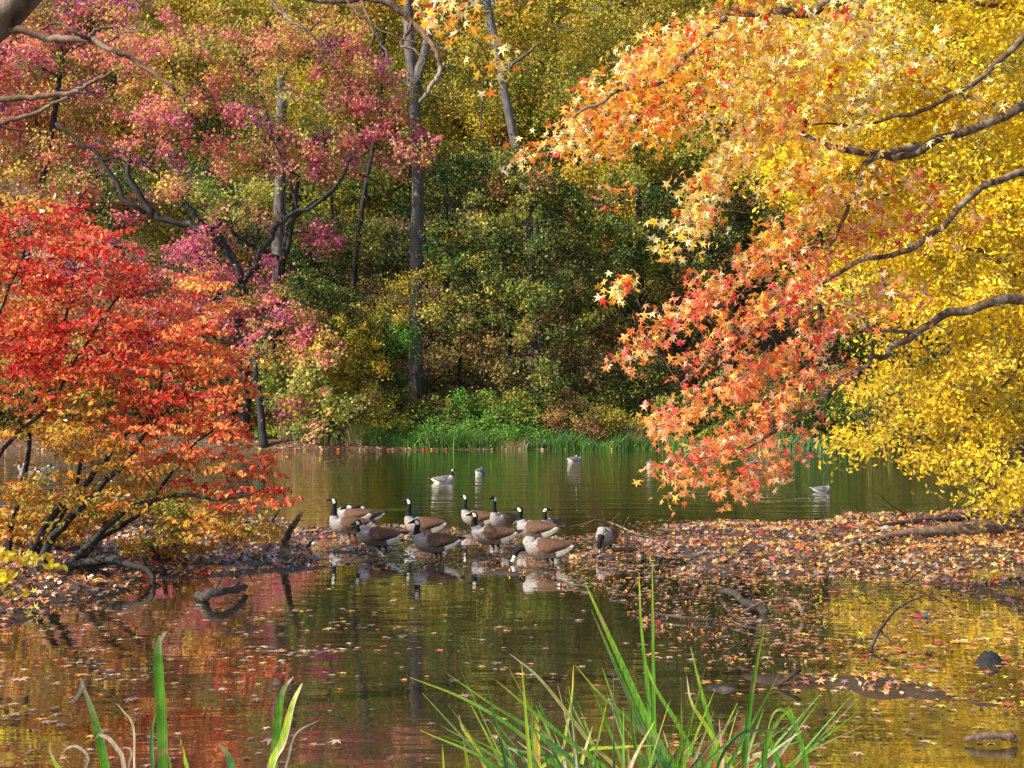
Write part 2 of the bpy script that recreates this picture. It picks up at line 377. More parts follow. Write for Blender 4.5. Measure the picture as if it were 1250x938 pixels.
mx = N_(nt, 'ShaderNodeMix', data_type='RGBA'); L(mr.outputs[0], mx.inputs[0]); L(cr.outputs[0], mx.inputs[6]); L(cr2.outputs[0], mx.inputs[7])
rr = N_(nt, 'ShaderNodeMapRange'); rr.inputs['From Min'].default_value = .0; rr.inputs['From Max'].default_value = .12; rr.inputs['To Min'].default_value = .45; rr.inputs['To Max'].default_value = .85; L(sx.outputs[2], rr.inputs[0])
b = N_(nt, 'ShaderNodeBump', i_Strength=.6, i_Distance=.04); L(n1.outputs[0], b.inputs['Height'])
p = N_(nt, 'ShaderNodeBsdfPrincipled'); L(mx.outputs[2], p.inputs['Base Color']); L(rr.outputs[0], p.inputs['Roughness']); L(b.outputs[0], p.inputs['Normal'])
L(p.outputs[0], out.inputs[0])
tag(a.build('ground', m), 'muddy leaf strewn shore with wooded slope across the pond', 'ground', kind='structure')

# water
m, nt, out = mat_new('pond_water'); L = nt.links.new
geo = N_(nt, 'ShaderNodeNewGeometry'); sx = N_(nt, 'ShaderNodeSeparateXYZ'); L(geo.outputs['Position'], sx.inputs[0])
mp = N_(nt, 'ShaderNodeMapping'); mp.inputs['Scale'].default_value = (.55, 1.6, 1); L(geo.outputs['Position'], mp.inputs[0])
r1 = N_(nt, 'ShaderNodeTexNoise', i_Scale=1.6, i_Detail=3.0); L(mp.outputs[0], r1.inputs[0])
r2 = N_(nt, 'ShaderNodeTexNoise', i_Scale=7.0, i_Detail=3.0); L(mp.outputs[0], r2.inputs[0])
far = N_(nt, 'ShaderNodeMapRange'); far.inputs['From Min'].default_value = 18; far.inputs['From Max'].default_value = 27; far.inputs['To Min'].default_value = .0; far.inputs['To Max'].default_value = 1.0
L(sx.outputs[1], far.inputs[0])
sm = N_(nt, 'ShaderNodeMath', operation='MULTIPLY'); L(r2.outputs[0], sm.inputs[0]); L(far.outputs[0], sm.inputs[1])
s2 = N_(nt, 'ShaderNodeMath', operation='MULTIPLY_ADD'); L(sm.outputs[0], s2.inputs[0]); s2.inputs[1].default_value = .35
s3 = N_(nt, 'ShaderNodeMath', operation='MULTIPLY'); L(r1.outputs[0], s3.inputs[0]); s3.inputs[1].default_value = .8; L(s3.outputs[0], s2.inputs[2])
mp3 = N_(nt, 'ShaderNodeMapping'); mp3.inputs['Scale'].default_value = (.28, 1.15, 1); L(geo.outputs['Position'], mp3.inputs[0])
r3 = N_(nt, 'ShaderNodeTexNoise', i_Scale=1.0, i_Detail=2.5, i_Roughness=.6); L(mp3.outputs[0], r3.inputs[0])
s4 = N_(nt, 'ShaderNodeMath', operation='MULTIPLY'); L(r3.outputs[0], s4.inputs[0]); L(far.outputs[0], s4.inputs[1])
s5 = N_(nt, 'ShaderNodeMath', operation='MULTIPLY_ADD'); L(s4.outputs[0], s5.inputs[0]); s5.inputs[1].default_value = 8.0; L(s2.outputs[0], s5.inputs[2])
b = N_(nt, 'ShaderNodeBump', i_Strength=.5, i_Distance=.012); L(s5.outputs[0], b.inputs['Height'])
dn = N_(nt, 'ShaderNodeTexNoise', i_Scale=.9, i_Detail=5.0); L(geo.outputs['Position'], dn.inputs[0])
dc = N_(nt, 'ShaderNodeValToRGB'); dc.color_ramp.elements[0].color = (.022, .017, .008, 1); dc.color_ramp.elements[1].color = (.075, .052, .026, 1); L(dn.outputs[0], dc.inputs[0])
d = N_(nt, 'ShaderNodeBsdfDiffuse'); L(dc.outputs[0], d.inputs[0])
g = N_(nt, 'ShaderNodeBsdfGlossy', i_Roughness=.03); L(b.outputs[0], g.inputs['Normal']); g.inputs[0].default_value = (.93, .93, .9, 1)
fr = N_(nt, 'ShaderNodeFresnel', i_IOR=1.34); L(b.outputs[0], fr.inputs[1])
fm = N_(nt, 'ShaderNodeMath', operation='MULTIPLY_ADD', use_clamp=True); L(fr.outputs[0], fm.inputs[0]); fm.inputs[1].default_value = 1.5; fm.inputs[2].default_value = .26
ms = N_(nt, 'ShaderNodeMixShader'); L(fm.outputs[0], ms.inputs[0]); L(d.outputs[0], ms.inputs[1]); L(g.outputs[0], ms.inputs[2]); L(ms.outputs[0], out.inputs[0])
a = Acc(); a.add([(-70, 2, 0), (70, 2, 0), (70, 95, 0), (-70, 95, 0)], [0, 1, 2, 3], [4])
tag(a.build('pond_water', m, smooth=False), 'calm dark pond water mirroring the autumn trees', 'water', kind='structure')

# ------------------------------------------------------------------ tree builders
def lobes_to_clumps(lobes, d, thick, cr, per_px):
    """lobes (px,py,rx,ry,pal[,dd]) -> clump centres, radii, palettes"""
    C, P = [], []
    for lb in lobes:
        px, py, rx, ry, pal = lb[:5]; dd = lb[5] if len(lb) > 5 else 0
        n = max(2, int(round(math.pi * rx * ry * per_px)))
        for _ in range(n):
            while True:
                u = rng.uniform(-1, 1, 3)
                if .12 < u @ u < 1: break
            C.append(PX(px + u[0] * rx, py + u[1] * ry, d + dd + u[2] * thick)); P.append(pal)
    return np.array(C), P
def clump_leaves(acc, C, P, cr, nper, size, tmpl, flat=.7, coh=.6, droop=.5, upb=.5, jit=.16, front=(-.3, -.6, .6), soft=False):
    for c, p in zip(C, P):
        r = cr * (rng.uniform(.45, 1.5) if soft else rng.uniform(.65, 1.35)); n = int(nper * rng.uniform(.6, 1.4) * (r / cr) ** 1.5) + 1
        u = rng.normal(size=(n, 3)) * (.46 if soft is True else soft) if soft else nrm(rng.normal(size=(n, 3))) * (rng.random((n, 1)) ** .42)
        tilt = rng.normal(0, .35 if soft else .25, 2)
        pos = u * r
        if soft: pos[:, 0] *= rng.uniform(.7, 1.7); pos[:, 1] *= rng.uniform(.8, 1.4)
        pos[:, 2] = pos[:, 2] * flat + pos[:, 0] * tilt[0] + pos[:, 1] * tilt[1]
        main = pick(p, 1)[0]; cc = np.where(rng.random((n, 1)) < coh, main, pick(p, n))
        nr = rng.normal(size=(n, 3)) * .75 + u * .5 + np.array(front) * upb * 1.3
        leaves(acc, c + pos, size * rng.uniform(.7, 1.3, n), tmpl, nr, jitter(cc, jit), droop)

def far_tree(name, label, cat, d, trunk, r0, lobes, leaf=.22, cr=1.15, cover=2.6, bark='bark_dark', thick=3.2, tmpl=DIA, group=None, limbs=(), coh=.6, r1=None, flat=.75, gap=2.1):
    scale = F / d
    tp = [PX(px, py, d) for px, py in trunk]
    x, y = tp[0][0], tp[0][1]; gz = float(ground_z(x, y)); base = np.array([x, y, gz])
    t = empty(name, base, label, cat, group)
    sk = Skel()
    if tp[0][2] > gz: tp = [base - [0, 0, .15]] + tp
    else: tp[0] = base - [0, 0, .15]
    sk.add(smooth(tp, 5), r0, r1 or r0 * .45, 0)
    sk.polys[0][1][0] *= 1.35; sk.polys[0][1][1] *= 1.12
    for lm in limbs:
        pts = [PX(q[0], q[1], d + (q[2] if len(q) > 2 else 0)) for q in lm[1:]]
        q = smooth(pts, 5); q = q + rng.normal(0, lm[0] * .45, q.shape) * (np.arange(len(q)) > 0)[:, None]; sk.add(q, lm[0] * 1.1, lm[0] * .4, 0)
    per = 1.0 / ((cr * scale) ** 2 * gap)
    C, P = lobes_to_clumps(lobes, d, thick, cr, per)
    # big limbs first, to the lobe centres
    sk.connect([PX(l[0], l[1] + l[3] * .25, d + (l[5] if len(l) > 5 else 0)) for l in lobes], r0 * .16, .08, .07, .012)
    sk.connect(C, .025, .05, .09, .010)
    for part, ac in sk.accs(8, .12).items(): ac.build('trunk', M[bark], t)
    ac = Acc(); lp = leaf * scale
    area = sum(math.pi * l[2] * l[3] for l in lobes)
    nl = area / (lp * lp * .38) * cover; nper = nl / len(C)
    clump_leaves(ac, C, P, cr, nper, leaf, tmpl, coh=coh, flat=flat, soft=True)
    ac.build('crown', M['leaf'], t)
    return t
def shrub(name, label, d, px, py_top, wpx, pal, leaf=.16, cover=3.0, lobes=None, cat='shrub', group=None, tmpl=DIA, cr=.55, thick=1.4, bark='bark_dark', coh=.5):
    x = PX(px, 500, d)[0]; gz = float(ground_z(x, d)); base = np.array([x, d, gz])
    t = empty(name, base, label, cat, group); scale = F / d
    pyb = HOR - (gz - H) * scale
    if lobes is None:
        hh = (pyb - py_top)
        lobes = [(px, pyb - hh * .5, wpx * .5, hh * .5, pal), (px - wpx * .28, pyb - hh * .35, wpx * .3, hh * .34, pal), (px + wpx * .28, pyb - hh * .33, wpx * .3, hh * .33, pal)]
    per = 1.0 / ((cr * scale) ** 2 * 1.6)
    C, P = lobes_to_clumps(lobes, d, thick, cr, per)
    gz2 = ground_z(C[:, 0], C[:, 1]); C[:, 2] = np.maximum(C[:, 2], gz2 + cr * .3)
    sk = Skel(); top = max(C[:, 2].max() - gz, .5)
    for k in range(4):
        an = k * 1.6 + rng.uniform(0, 1); q = base + np.array([math.cos(an) * .25 * wpx / scale, math.sin(an) * .3, top * .55])
        sk.add(smooth([base + [math.cos(an) * .1, math.sin(an) * .1, -.08], base + (q - base) * .5 + [0, 0, .1], q], 4), .045, .02, 0)
    sk.connect(C, .01, .05, .1, .006)
    for part, ac in sk.accs(6, .05, 0).items(): ac.build('stem', M[bark], t)
    ac = Acc(); lp = leaf * scale; area = sum(math.pi * l[2] * l[3] for l in lobes)
    clump_leaves(ac, C, P, cr, area / (lp * lp * .38) * cover / len(C), leaf, tmpl, coh=coh, soft=True)
    ac.build('foliage', M['leaf'], t); return t

# ------------------------------------------------------------------ far slope: the rear wall of trees
G_SLOPE = 'tall trees high on the wooded slope'
rear = [
 (-190, 118, 'purple', 'pinkgold', 'tall pink tree on the slope beyond the left edge'),
 (-70, 128, 'pinkgold', 'purple', 'tall mauve tree on the slope behind the bare tan limbs'),
 (40, 112, 'purple', 'pinkgold', 'mauve pink tree high behind the forked tan limb'),
 (150, 132, 'goldolive', 'pinkgold', 'bright gold crown poking above the pink sweetgums'),
 (245, 118, 'goldolive', 'greenpink', 'golden green tree rising behind the dark curved limbs'),
 (330, 135, 'pinkgold', 'goldolive', 'rosy gold tree high left of the pale fine twigs'),
 (415, 116, 'goldolive', 'olive', 'mustard crown behind the thicket of pale fine twigs'),
 (500, 140, 'goldolive', 'olive', 'gold crown directly behind the split grey trunk'),
 (590, 120, 'goldolive', 'olive', 'yellow olive tree between the split trunk and the leaning trunk'),
 (680, 132, 'goldolive', 'olive', 'mustard yellow tree just right of the leaning grey trunk'),
 (765, 112, 'olive', 'goldolive', 'olive gold tree behind the tip of the orange sweetgum sprays'),
 (850, 135, 'goldolive', 'olive', 'ochre crown in the gap of the orange sweetgum'),
 (950, 118, 'olive', 'green', 'dull green tree glimpsed behind the middle of the orange sweetgum'),
 (1060, 132, 'olive', 'goldolive', 'olive tree hidden behind the upper yellow branches'),
 (1170, 115, 'goldolive', 'olive', 'ochre tree seen through gaps in the yellow tree'),
 (1290, 130, 'olive', 'goldolive', 'olive tree behind the right edge of the yellow tree'),
 (1420, 118, 'goldolive', 'olive', 'gold tree on the slope beyond the right edge')]
for k, (px, d, p1, p2, lab) in enumerate(rear):
    lob = [(px + rng.uniform(-25, 25), 20 + rng.uniform(-40, 30), 75, 75, p1), (px - 35, 120 + rng.uniform(-30, 30), 65, 60, p1), (px + 40, 130 + rng.uniform(-30, 30), 65, 60, p2),
           (px, 215, 75, 60, p2), (px + rng.uniform(-30, 30), 300, 60, 45, 'olive'), (px, -90, 60, 50, p1)]
    far_tree('broadleaf_tree', lab, 'tree', d, [(px, 420), (px + rng.uniform(-8, 8), 260), (px + rng.uniform(-14, 14), 60)], .42, lob, leaf=.30, cr=1.8, cover=3.3, thick=5, gap=1.5, bark='bark_dark', group=G_SLOPE)
for k, (px, lab) in enumerate([(-120, 'distant crown on the ridge at the far left'), (0, 'distant crown on the ridge behind the top left limbs'), (115, 'distant mauve tinted crown on the ridge'), (225, 'distant crown on the ridge above the crooked black limbs'), (340, 'distant crown on the ridge above the stout grey trunk'), (450, 'distant crown on the ridge left of the split grey trunk'), (560, 'distant crown on the ridge between the two tall grey trunks'), (670, 'distant crown on the ridge right of the leaning trunk'), (790, 'distant crown on the ridge at the tip of the orange sprays'), (910, 'distant crown on the ridge behind the upper orange leaves'), (1040, 'distant crown on the ridge behind the pale upper leaves'), (1170, 'distant crown on the ridge behind the yellow tree'), (1300, 'distant crown on the ridge at the far right')]):
    p1 = 'goldolive' if k % 3 else 'olive'
    far_tree('broadleaf_tree', lab, 'tree', 152 + 6 * (k % 3), [(px, 300), (px, 120), (px, 0)], .5,
             [(px, -30, 95, 60, p1), (px + 20, 30, 90, 60, p1), (px - 30, 80, 75, 55, p1), (px + 35, 120, 70, 55, 'olive'), (px, 190, 80, 45, 'olive')], leaf=.55, cr=3.0, cover=4.0, thick=6, gap=.9, group='crowns along the ridge')
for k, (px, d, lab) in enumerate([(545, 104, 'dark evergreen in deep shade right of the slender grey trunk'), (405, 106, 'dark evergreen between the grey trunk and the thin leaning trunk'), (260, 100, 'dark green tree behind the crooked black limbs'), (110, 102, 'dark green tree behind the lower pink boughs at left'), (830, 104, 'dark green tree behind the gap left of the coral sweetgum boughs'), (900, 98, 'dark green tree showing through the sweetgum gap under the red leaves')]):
    far_tree('evergreen_tree', lab, 'tree', d, [(px, 440), (px, 330), (px, 230)], .3, [(px, 250, 55, 60, 'evergreen' if k % 2 == 0 else 'green'), (px, 330, 62, 55, 'evergreen')], leaf=.3, cr=1.5, cover=2.2, bark='bark_dark', group='dark trees in the shade of the slope')  # shade of the gaps between boughs is put into these dark leaf colours

# ------------------------------------------------------------------ trees of the far bank
far_tree('sweetgum_tree', 'magenta and pink sweetgum filling the upper left behind the bare limbs', 'tree', 84,
   [(20, 470), (30, 330), (60, 180), (80, 40)], .36,
   [(20, 60, 80, 60, 'purple'), (110, 40, 80, 50, 'purple'), (60, 150, 90, 55, 'purple'), (-60, 130, 80, 90, 'purple'), (20, 230, 80, 50, 'pinkgold'), (160, 120, 60, 45, 'pinkgold'), (60, 300, 80, 55, 'purple'), (-60, 280, 80, 70, 'purple'), (120, 250, 55, 40, 'purple')],
   leaf=.29, cr=1.0, cover=2.4, tmpl=LOBE)
far_tree('sweetgum_tree', 'pink and gold sweetgum with crooked black limbs left of the grey trunk', 'tree', 79,
   [(296, 545), (300, 470), (292, 400), (297, 345)], .42,
   [(210, 70, 75, 50, 'pinkgold'), (300, 60, 80, 55, 'pinkgold'), (250, 160, 80, 50, 'purple'), (190, 170, 45, 35, 'purple'), (330, 140, 60, 45, 'greenpink'), (345, 185, 50, 30, 'purple'), (290, 240, 50, 35, 'greenpink'), (230, 225, 30, 25, 'pinkgold'),
    (230, 320, 60, 45, 'purple'), (180, 370, 80, 60, 'purple'), (290, 340, 60, 35, 'purple'), (120, 330, 55, 45, 'purple'), (250, 410, 70, 45, 'purple'), (60, 400, 90, 70, 'pinkgold'), (190, 450, 60, 40, 'pinkgold')],
   leaf=.28, cr=.95, cover=2.3, tmpl=LOBE, limbs=[(.26, (297, 345), (270, 300), (230, 275), (190, 265), (150, 240), (120, 190), (70, 150)), (.22, (190, 265), (160, 215), (155, 190), (120, 170)), (.2, (270, 300), (235, 262), (205, 225), (160, 195), (110, 195)), (.18, (297, 345), (275, 295), (250, 275), (225, 268)), (.2, (297, 345), (330, 290), (345, 270), (400, 240), (430, 190))])
far_tree('sweetgum_tree', 'drooping sweetgum boughs turning from mauve to gold above the far waterline', 'tree', 76.5,
   [(322, 548), (318, 500), (312, 440), (330, 400), (352, 385)], .26,
   [(310, 385, 50, 30, 'purple'), (350, 400, 55, 32, 'purple'), (400, 430, 30, 25, 'pinkgold'), (370, 500, 40, 25, 'pinkgold'), (340, 480, 36, 26, 'greenpink'), (375, 425, 45, 32, 'pinkgold'), (360, 465, 45, 32, 'greenpink'), (400, 470, 38, 38, 'greenpink'), (390, 510, 35, 26, 'greenpink'), (340, 430, 30, 26, 'pinkgold'), (290, 430, 35, 30, 'purple')],
   leaf=.26, cr=.75, cover=2.4, tmpl=LOBE, thick=2)
far_tree('sweetgum_tree', 'mauve tipped sweetgum hiding the middle of the grey trunks', 'tree', 82,
   [(340, 530), (344, 330), (352, 300), (365, 215)], .30,
   [(420, 90, 65, 55, 'purple'), (390, 30, 60, 45, 'pinkgold'), (450, 175, 55, 32, 'purple'), (500, 175, 46, 36, 'purple'), (470, 120, 40, 34, 'purple'), (400, 200, 45, 35, 'purple'), (395, 150, 60, 40, 'greenpink'), (335, 200, 50, 24, 'pinkgold'), (400, 285, 36, 24, 'purple'), (290, 265, 36, 24, 'greenpink'), (310, 325, 38, 12, 'pinkgold'), (460, 120, 40, 40, 'pinkgold'), (470, 225, 30, 18, 'greenpink')],
   leaf=.28, cr=.85, cover=2.3, tmpl=LOBE, limbs=[(.17, (346, 320), (352, 275), (372, 255), (400, 240), (425, 205)), (.15, (340, 315), (310, 300), (285, 285), (265, 268), (225, 270))])
far_tree('broadleaf_tree', 'tree with stout pale grey trunk behind the mauve boughs', 'tree', 94,
   [(343, 430), (340, 300), (342, 220), (345, 60)], .62,
   [(340, -40, 90, 60, 'goldolive'), (300, 20, 60, 45, 'goldolive'), (385, 10, 50, 45, 'goldolive')], leaf=.27, cr=1.4, cover=2.2, bark='bark_grey', r1=.4)
far_tree('broadleaf_tree', 'slender dark tree leaning right between the grey trunks', 'tree', 95,
   [(428, 470), (432, 340), (444, 240), (462, 140), (470, 30)], .26,
   [(470, -10, 60, 50, 'olive'), (455, 60, 40, 40, 'goldolive')], leaf=.3, cr=1.2, cover=1.4)
far_tree('broadleaf_tree', 'tall straight tree with grey trunk splitting near the top', 'tree', 87,
   [(507, 500), (508, 400), (508, 300), (510, 220), (505, 120), (500, 60), (497, -20), (492, -140)], .52,
   [(500, -110, 130, 60, 'goldolive'), (440, -30, 60, 50, 'goldolive'), (570, 0, 45, 45, 'goldolive'), (590, 110, 45, 40, 'olive'), (560, 60, 38, 30, 'goldolive'), (560, 170, 35, 30, 'goldolive')],
   leaf=.24, cr=1.1, cover=2.2, bark='bark_grey', limbs=[(.36, (506, 125), (520, 60), (532, -10), (545, -120)), (.14, (505, 110), (478, 90), (470, 60), (440, 20)), (.12, (508, 170), (545, 180), (580, 175), (610, 190))], r1=.34)
far_tree('broadleaf_tree', 'tall tree with leaning grey trunk above the ivy mass', 'tree', 84.5,
   [(655, 505), (650, 400), (648, 300), (640, 230), (625, 160), (608, 70), (592, -10), (570, -120)], .40,
   [(600, -100, 110, 60, 'goldolive'), (690, 20, 60, 50, 'goldolive'), (730, 60, 50, 45, 'goldolive'), (700, 110, 40, 35, 'olive')],
   leaf=.24, cr=1.1, cover=2.4, bark='bark_grey', r1=.26, limbs=[(.12, (612, 90), (650, 60), (690, 30))])
far_tree('vine_covered_tree', 'bushy green tree smothered in vines around the leaning trunk', 'tree', 81,
   [(668, 520), (660, 420), (655, 300), (650, 220)], .3,
   [(640, 215, 50, 40, 'vine'), (590, 210, 42, 30, 'green'), (600, 270, 50, 42, 'vine'), (680, 260, 60, 42, 'green'), (640, 330, 70, 45, 'vine'), (590, 350, 40, 30, 'vine'), (700, 330, 50, 45, 'vine'), (640, 390, 45, 30, 'vine'), (700, 395, 45, 35, 'vine'), (575, 395, 30, 22, 'vine'), (740, 300, 40, 40, 'green'), (735, 370, 40, 45, 'vine'), (545, 300, 30, 40, 'green'), (545, 380, 34, 28, 'vine'), (620, 430, 60, 22, 'brush'), (560, 430, 34, 18, 'brush'), (648, 235, 26, 22, 'vine', -3), (652, 290, 28, 26, 'vine', -3), (655, 350, 30, 28, 'green', -3), (660, 405, 30, 26, 'vine', -3), (665, 455, 34, 22, 'vine', -3), (720, 440, 50, 22, 'brush')],
   leaf=.22, cr=.7, cover=2.6, thick=2.5)
far_tree('broadleaf_tree', 'olive green tree drooping behind the lowest orange tips', 'tree', 85,
   [(790, 510), (785, 400), (780, 260), (775, 120)], .32,
   [(790, 140, 60, 50, 'olive'), (760, 210, 55, 40, 'olive'), (830, 210, 60, 50, 'olive'), (790, 280, 60, 40, 'green'), (850, 300, 60, 50, 'vine'), (810, 360, 60, 45, 'vine'), (880, 230, 60, 60, 'green'), (930, 300, 50, 60, 'vine')],
   leaf=.24, cr=.85, cover=2.4)
far_tree('broadleaf_tree', 'yellow green tree behind the right ends of the coral boughs', 'tree', 86,
   [(1010, 520), (1005, 400), (1000, 250), (1000, 120)], .32,
   [(1000, 120, 90, 80, 'goldolive'), (1100, 160, 80, 80, 'goldolive'), (1000, 260, 80, 60, 'olive'), (1100, 300, 90, 70, 'olive'), (1000, 370, 90, 60, 'vine'), (1100, 420, 90, 60, 'vine')],
   leaf=.26, cr=1.3, cover=2.2)
far_tree('broadleaf_tree', 'dark olive tree behind the low right part of the yellow tree', 'tree', 84,
   [(1230, 530), (1235, 400), (1230, 250)], .32,
   [(1230, 150, 110, 90, 'goldolive'), (1220, 300, 120, 80, 'olive'), (1230, 430, 120, 70, 'vine'), (1360, 300, 90, 120, 'olive')],
   leaf=.26, cr=1.3, cover=2.2)
far_tree('broadleaf_tree', 'ruddy tree across the water behind the big red shrub', 'tree', 83,
   [(120, 520), (125, 430), (130, 350)], .28,
   [(110, 420, 90, 55, 'pinkgold'), (30, 470, 90, 45, 'vine'), (180, 480, 70, 35, 'vine'), (-70, 420, 90, 70, 'pinkgold')],
   leaf=.24, cr=1.1, cover=2.4)

# ------------------------------------------------------------------ shrubs of the far bank
G_BANK = 'shrubs crowding the far bank'
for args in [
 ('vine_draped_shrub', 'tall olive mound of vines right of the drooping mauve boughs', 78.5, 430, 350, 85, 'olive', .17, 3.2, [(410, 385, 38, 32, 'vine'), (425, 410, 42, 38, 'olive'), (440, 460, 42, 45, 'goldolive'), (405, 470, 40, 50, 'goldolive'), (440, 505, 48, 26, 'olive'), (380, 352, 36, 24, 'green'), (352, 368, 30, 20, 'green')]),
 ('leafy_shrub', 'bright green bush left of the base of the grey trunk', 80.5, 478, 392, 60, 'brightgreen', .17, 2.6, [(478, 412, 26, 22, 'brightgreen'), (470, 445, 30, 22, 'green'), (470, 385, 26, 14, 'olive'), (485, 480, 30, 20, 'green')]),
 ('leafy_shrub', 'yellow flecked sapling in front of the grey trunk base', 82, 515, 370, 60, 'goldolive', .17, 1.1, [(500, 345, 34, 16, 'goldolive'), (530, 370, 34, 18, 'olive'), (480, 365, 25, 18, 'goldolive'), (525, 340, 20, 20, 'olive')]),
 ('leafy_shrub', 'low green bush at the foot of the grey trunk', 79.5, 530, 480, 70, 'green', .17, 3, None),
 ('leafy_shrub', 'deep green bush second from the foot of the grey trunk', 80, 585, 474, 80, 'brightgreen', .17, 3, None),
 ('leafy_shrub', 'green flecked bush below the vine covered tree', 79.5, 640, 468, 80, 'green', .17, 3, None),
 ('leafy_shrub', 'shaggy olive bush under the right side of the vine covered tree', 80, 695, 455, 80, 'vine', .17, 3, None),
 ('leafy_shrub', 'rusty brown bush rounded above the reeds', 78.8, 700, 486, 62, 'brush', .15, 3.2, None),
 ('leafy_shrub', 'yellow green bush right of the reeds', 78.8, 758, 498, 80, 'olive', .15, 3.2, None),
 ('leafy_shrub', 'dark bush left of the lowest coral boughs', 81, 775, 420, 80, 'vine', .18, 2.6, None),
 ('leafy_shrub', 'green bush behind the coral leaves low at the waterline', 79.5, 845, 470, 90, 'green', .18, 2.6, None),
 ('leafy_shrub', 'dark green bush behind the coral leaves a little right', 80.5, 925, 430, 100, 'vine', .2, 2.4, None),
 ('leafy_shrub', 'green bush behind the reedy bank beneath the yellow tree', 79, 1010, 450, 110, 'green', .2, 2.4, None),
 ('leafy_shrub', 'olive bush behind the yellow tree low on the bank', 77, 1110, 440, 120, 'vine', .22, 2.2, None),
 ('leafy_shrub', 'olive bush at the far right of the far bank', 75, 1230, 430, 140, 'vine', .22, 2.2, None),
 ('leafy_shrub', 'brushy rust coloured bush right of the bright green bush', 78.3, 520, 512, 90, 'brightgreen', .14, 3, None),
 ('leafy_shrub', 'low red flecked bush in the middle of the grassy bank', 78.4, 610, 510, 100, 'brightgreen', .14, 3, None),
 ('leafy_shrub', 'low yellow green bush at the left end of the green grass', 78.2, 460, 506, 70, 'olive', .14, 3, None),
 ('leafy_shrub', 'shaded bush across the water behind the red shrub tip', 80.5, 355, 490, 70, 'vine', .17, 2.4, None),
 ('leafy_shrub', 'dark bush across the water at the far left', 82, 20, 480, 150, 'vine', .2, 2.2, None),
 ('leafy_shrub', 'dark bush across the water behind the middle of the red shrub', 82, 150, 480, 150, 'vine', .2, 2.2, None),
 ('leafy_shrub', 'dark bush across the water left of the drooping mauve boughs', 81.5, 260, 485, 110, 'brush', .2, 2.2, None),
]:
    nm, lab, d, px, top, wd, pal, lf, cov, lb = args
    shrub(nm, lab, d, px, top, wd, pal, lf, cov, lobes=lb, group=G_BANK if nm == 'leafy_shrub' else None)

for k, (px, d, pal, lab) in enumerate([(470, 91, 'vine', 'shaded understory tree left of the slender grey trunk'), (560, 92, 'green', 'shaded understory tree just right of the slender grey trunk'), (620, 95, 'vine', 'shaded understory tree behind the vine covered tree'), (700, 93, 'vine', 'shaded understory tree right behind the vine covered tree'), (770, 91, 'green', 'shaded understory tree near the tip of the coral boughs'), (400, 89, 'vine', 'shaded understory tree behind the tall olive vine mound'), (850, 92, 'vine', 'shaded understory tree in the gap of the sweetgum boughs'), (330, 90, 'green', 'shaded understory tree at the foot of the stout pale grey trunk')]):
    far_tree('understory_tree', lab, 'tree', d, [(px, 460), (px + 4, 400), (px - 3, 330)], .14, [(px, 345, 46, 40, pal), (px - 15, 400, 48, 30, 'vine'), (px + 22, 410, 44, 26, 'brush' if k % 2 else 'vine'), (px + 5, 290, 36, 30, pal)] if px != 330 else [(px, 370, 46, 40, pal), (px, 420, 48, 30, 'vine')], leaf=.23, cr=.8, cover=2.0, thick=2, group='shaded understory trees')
# loose brush and saplings on the slope
ac = Acc(); n = 170000
x = rng.uniform(-50, 50, n); y = 80 + rng.random(n) ** 1.2 * 46; gz = ground_z(x, y); hgt = rng.random(n) ** 1.5 * (.3 + 5.0 * np.maximum(0, vnoise(x * .3, y * .25) - .15))
cl = np.where((vnoise(x * .3, y * .3) > .5)[:, None], pick('brush', n), pick('vine', n))
leaves(ac, np.stack([x, y, gz + .05 + hgt], 1), rng.uniform(.15, .34, n), DIA, rng.normal(size=(n, 3)) + [0, -.5, .8], jitter(cl), 0)
tag(ac.build('undergrowth', M['leaf']), 'tangled brown and green undergrowth under the trees of the far slope', 'undergrowth', kind='stuff')

def blades(ac, C, hgt, wid, colr, lean=.25, seg=3, dirn=None):
    n = len(C); an = rng.uniform(0, 2 * np.pi, n); dx = np.stack([np.cos(an), np.sin(an), np.zeros(n)], 1)
    if dirn is not None: dx = nrm(dx * .6 + dirn)
    fa = rng.uniform(0, np.pi, n); sd = np.stack([np.cos(fa), np.sin(fa), np.zeros(n)], 1)
    ln = (rng.uniform(.2, 1.6, n) * lean)[:, None]; V = []
    for k in range(seg + 1):
        t = k / seg
        c = C + dx * ln * hgt[:, None] * t * t + np.array([0, 0, 1.0]) * (hgt * (t - .25 * ln[:, 0] * t * t))[:, None]
        w_ = (wid * (1 - t ** 1.5) * .5 + .0003)[:, None]
        V += [c - sd * w_, c + sd * w_]
    V = np.stack(V, 1); K = 2 * (seg + 1)
    f = np.array([[2 * k, 2 * k + 1, 2 * k + 3, 2 * k + 2] for k in range(seg)]).ravel()
    ac.add(V.reshape(-1, 3), (np.arange(n)[:, None] * K + f).ravel(), np.full(n * seg, 4), np.repeat(colr, K, 0))
ac = Acc(); n = 26000
px = np.where(rng.random(n) < .8, rng.uniform(425, 800, n), rng.uniform(340, 1150, n)); d = 77.2 + rng.random(n) ** 1.2 * 3.4
x = (px - CX) / F * d; gz = ground_z(x, d); ok = gz > -.05; x, d, gz = x[ok], d[ok], gz[ok]; n = len(x)
pc = pick('brightgreen', n) * np.where(vnoise(x * .8, d) > .6, 1.1, .75)[:, None]
dry = (vnoise(x * .5 + 40, d * .3) > .72)[:, None]; pc = np.where(dry, np.array([.42, .36, .14]), pc)
blades(ac, np.stack([x, d, gz], 1), rng.uniform(.3, .95, n) * (.4 + 1.2 * vnoise(x * .9, 5)) * np.where((x > -10.5) & (x < 9), 1.15, 1), np.full(n, .07), jitter(pc), .6)
tag(ac.build('bank_grass', M['grass']), 'bright green grass fringing the far waterline', 'grass', kind='stuff')
ac = Acc(); n = 70000
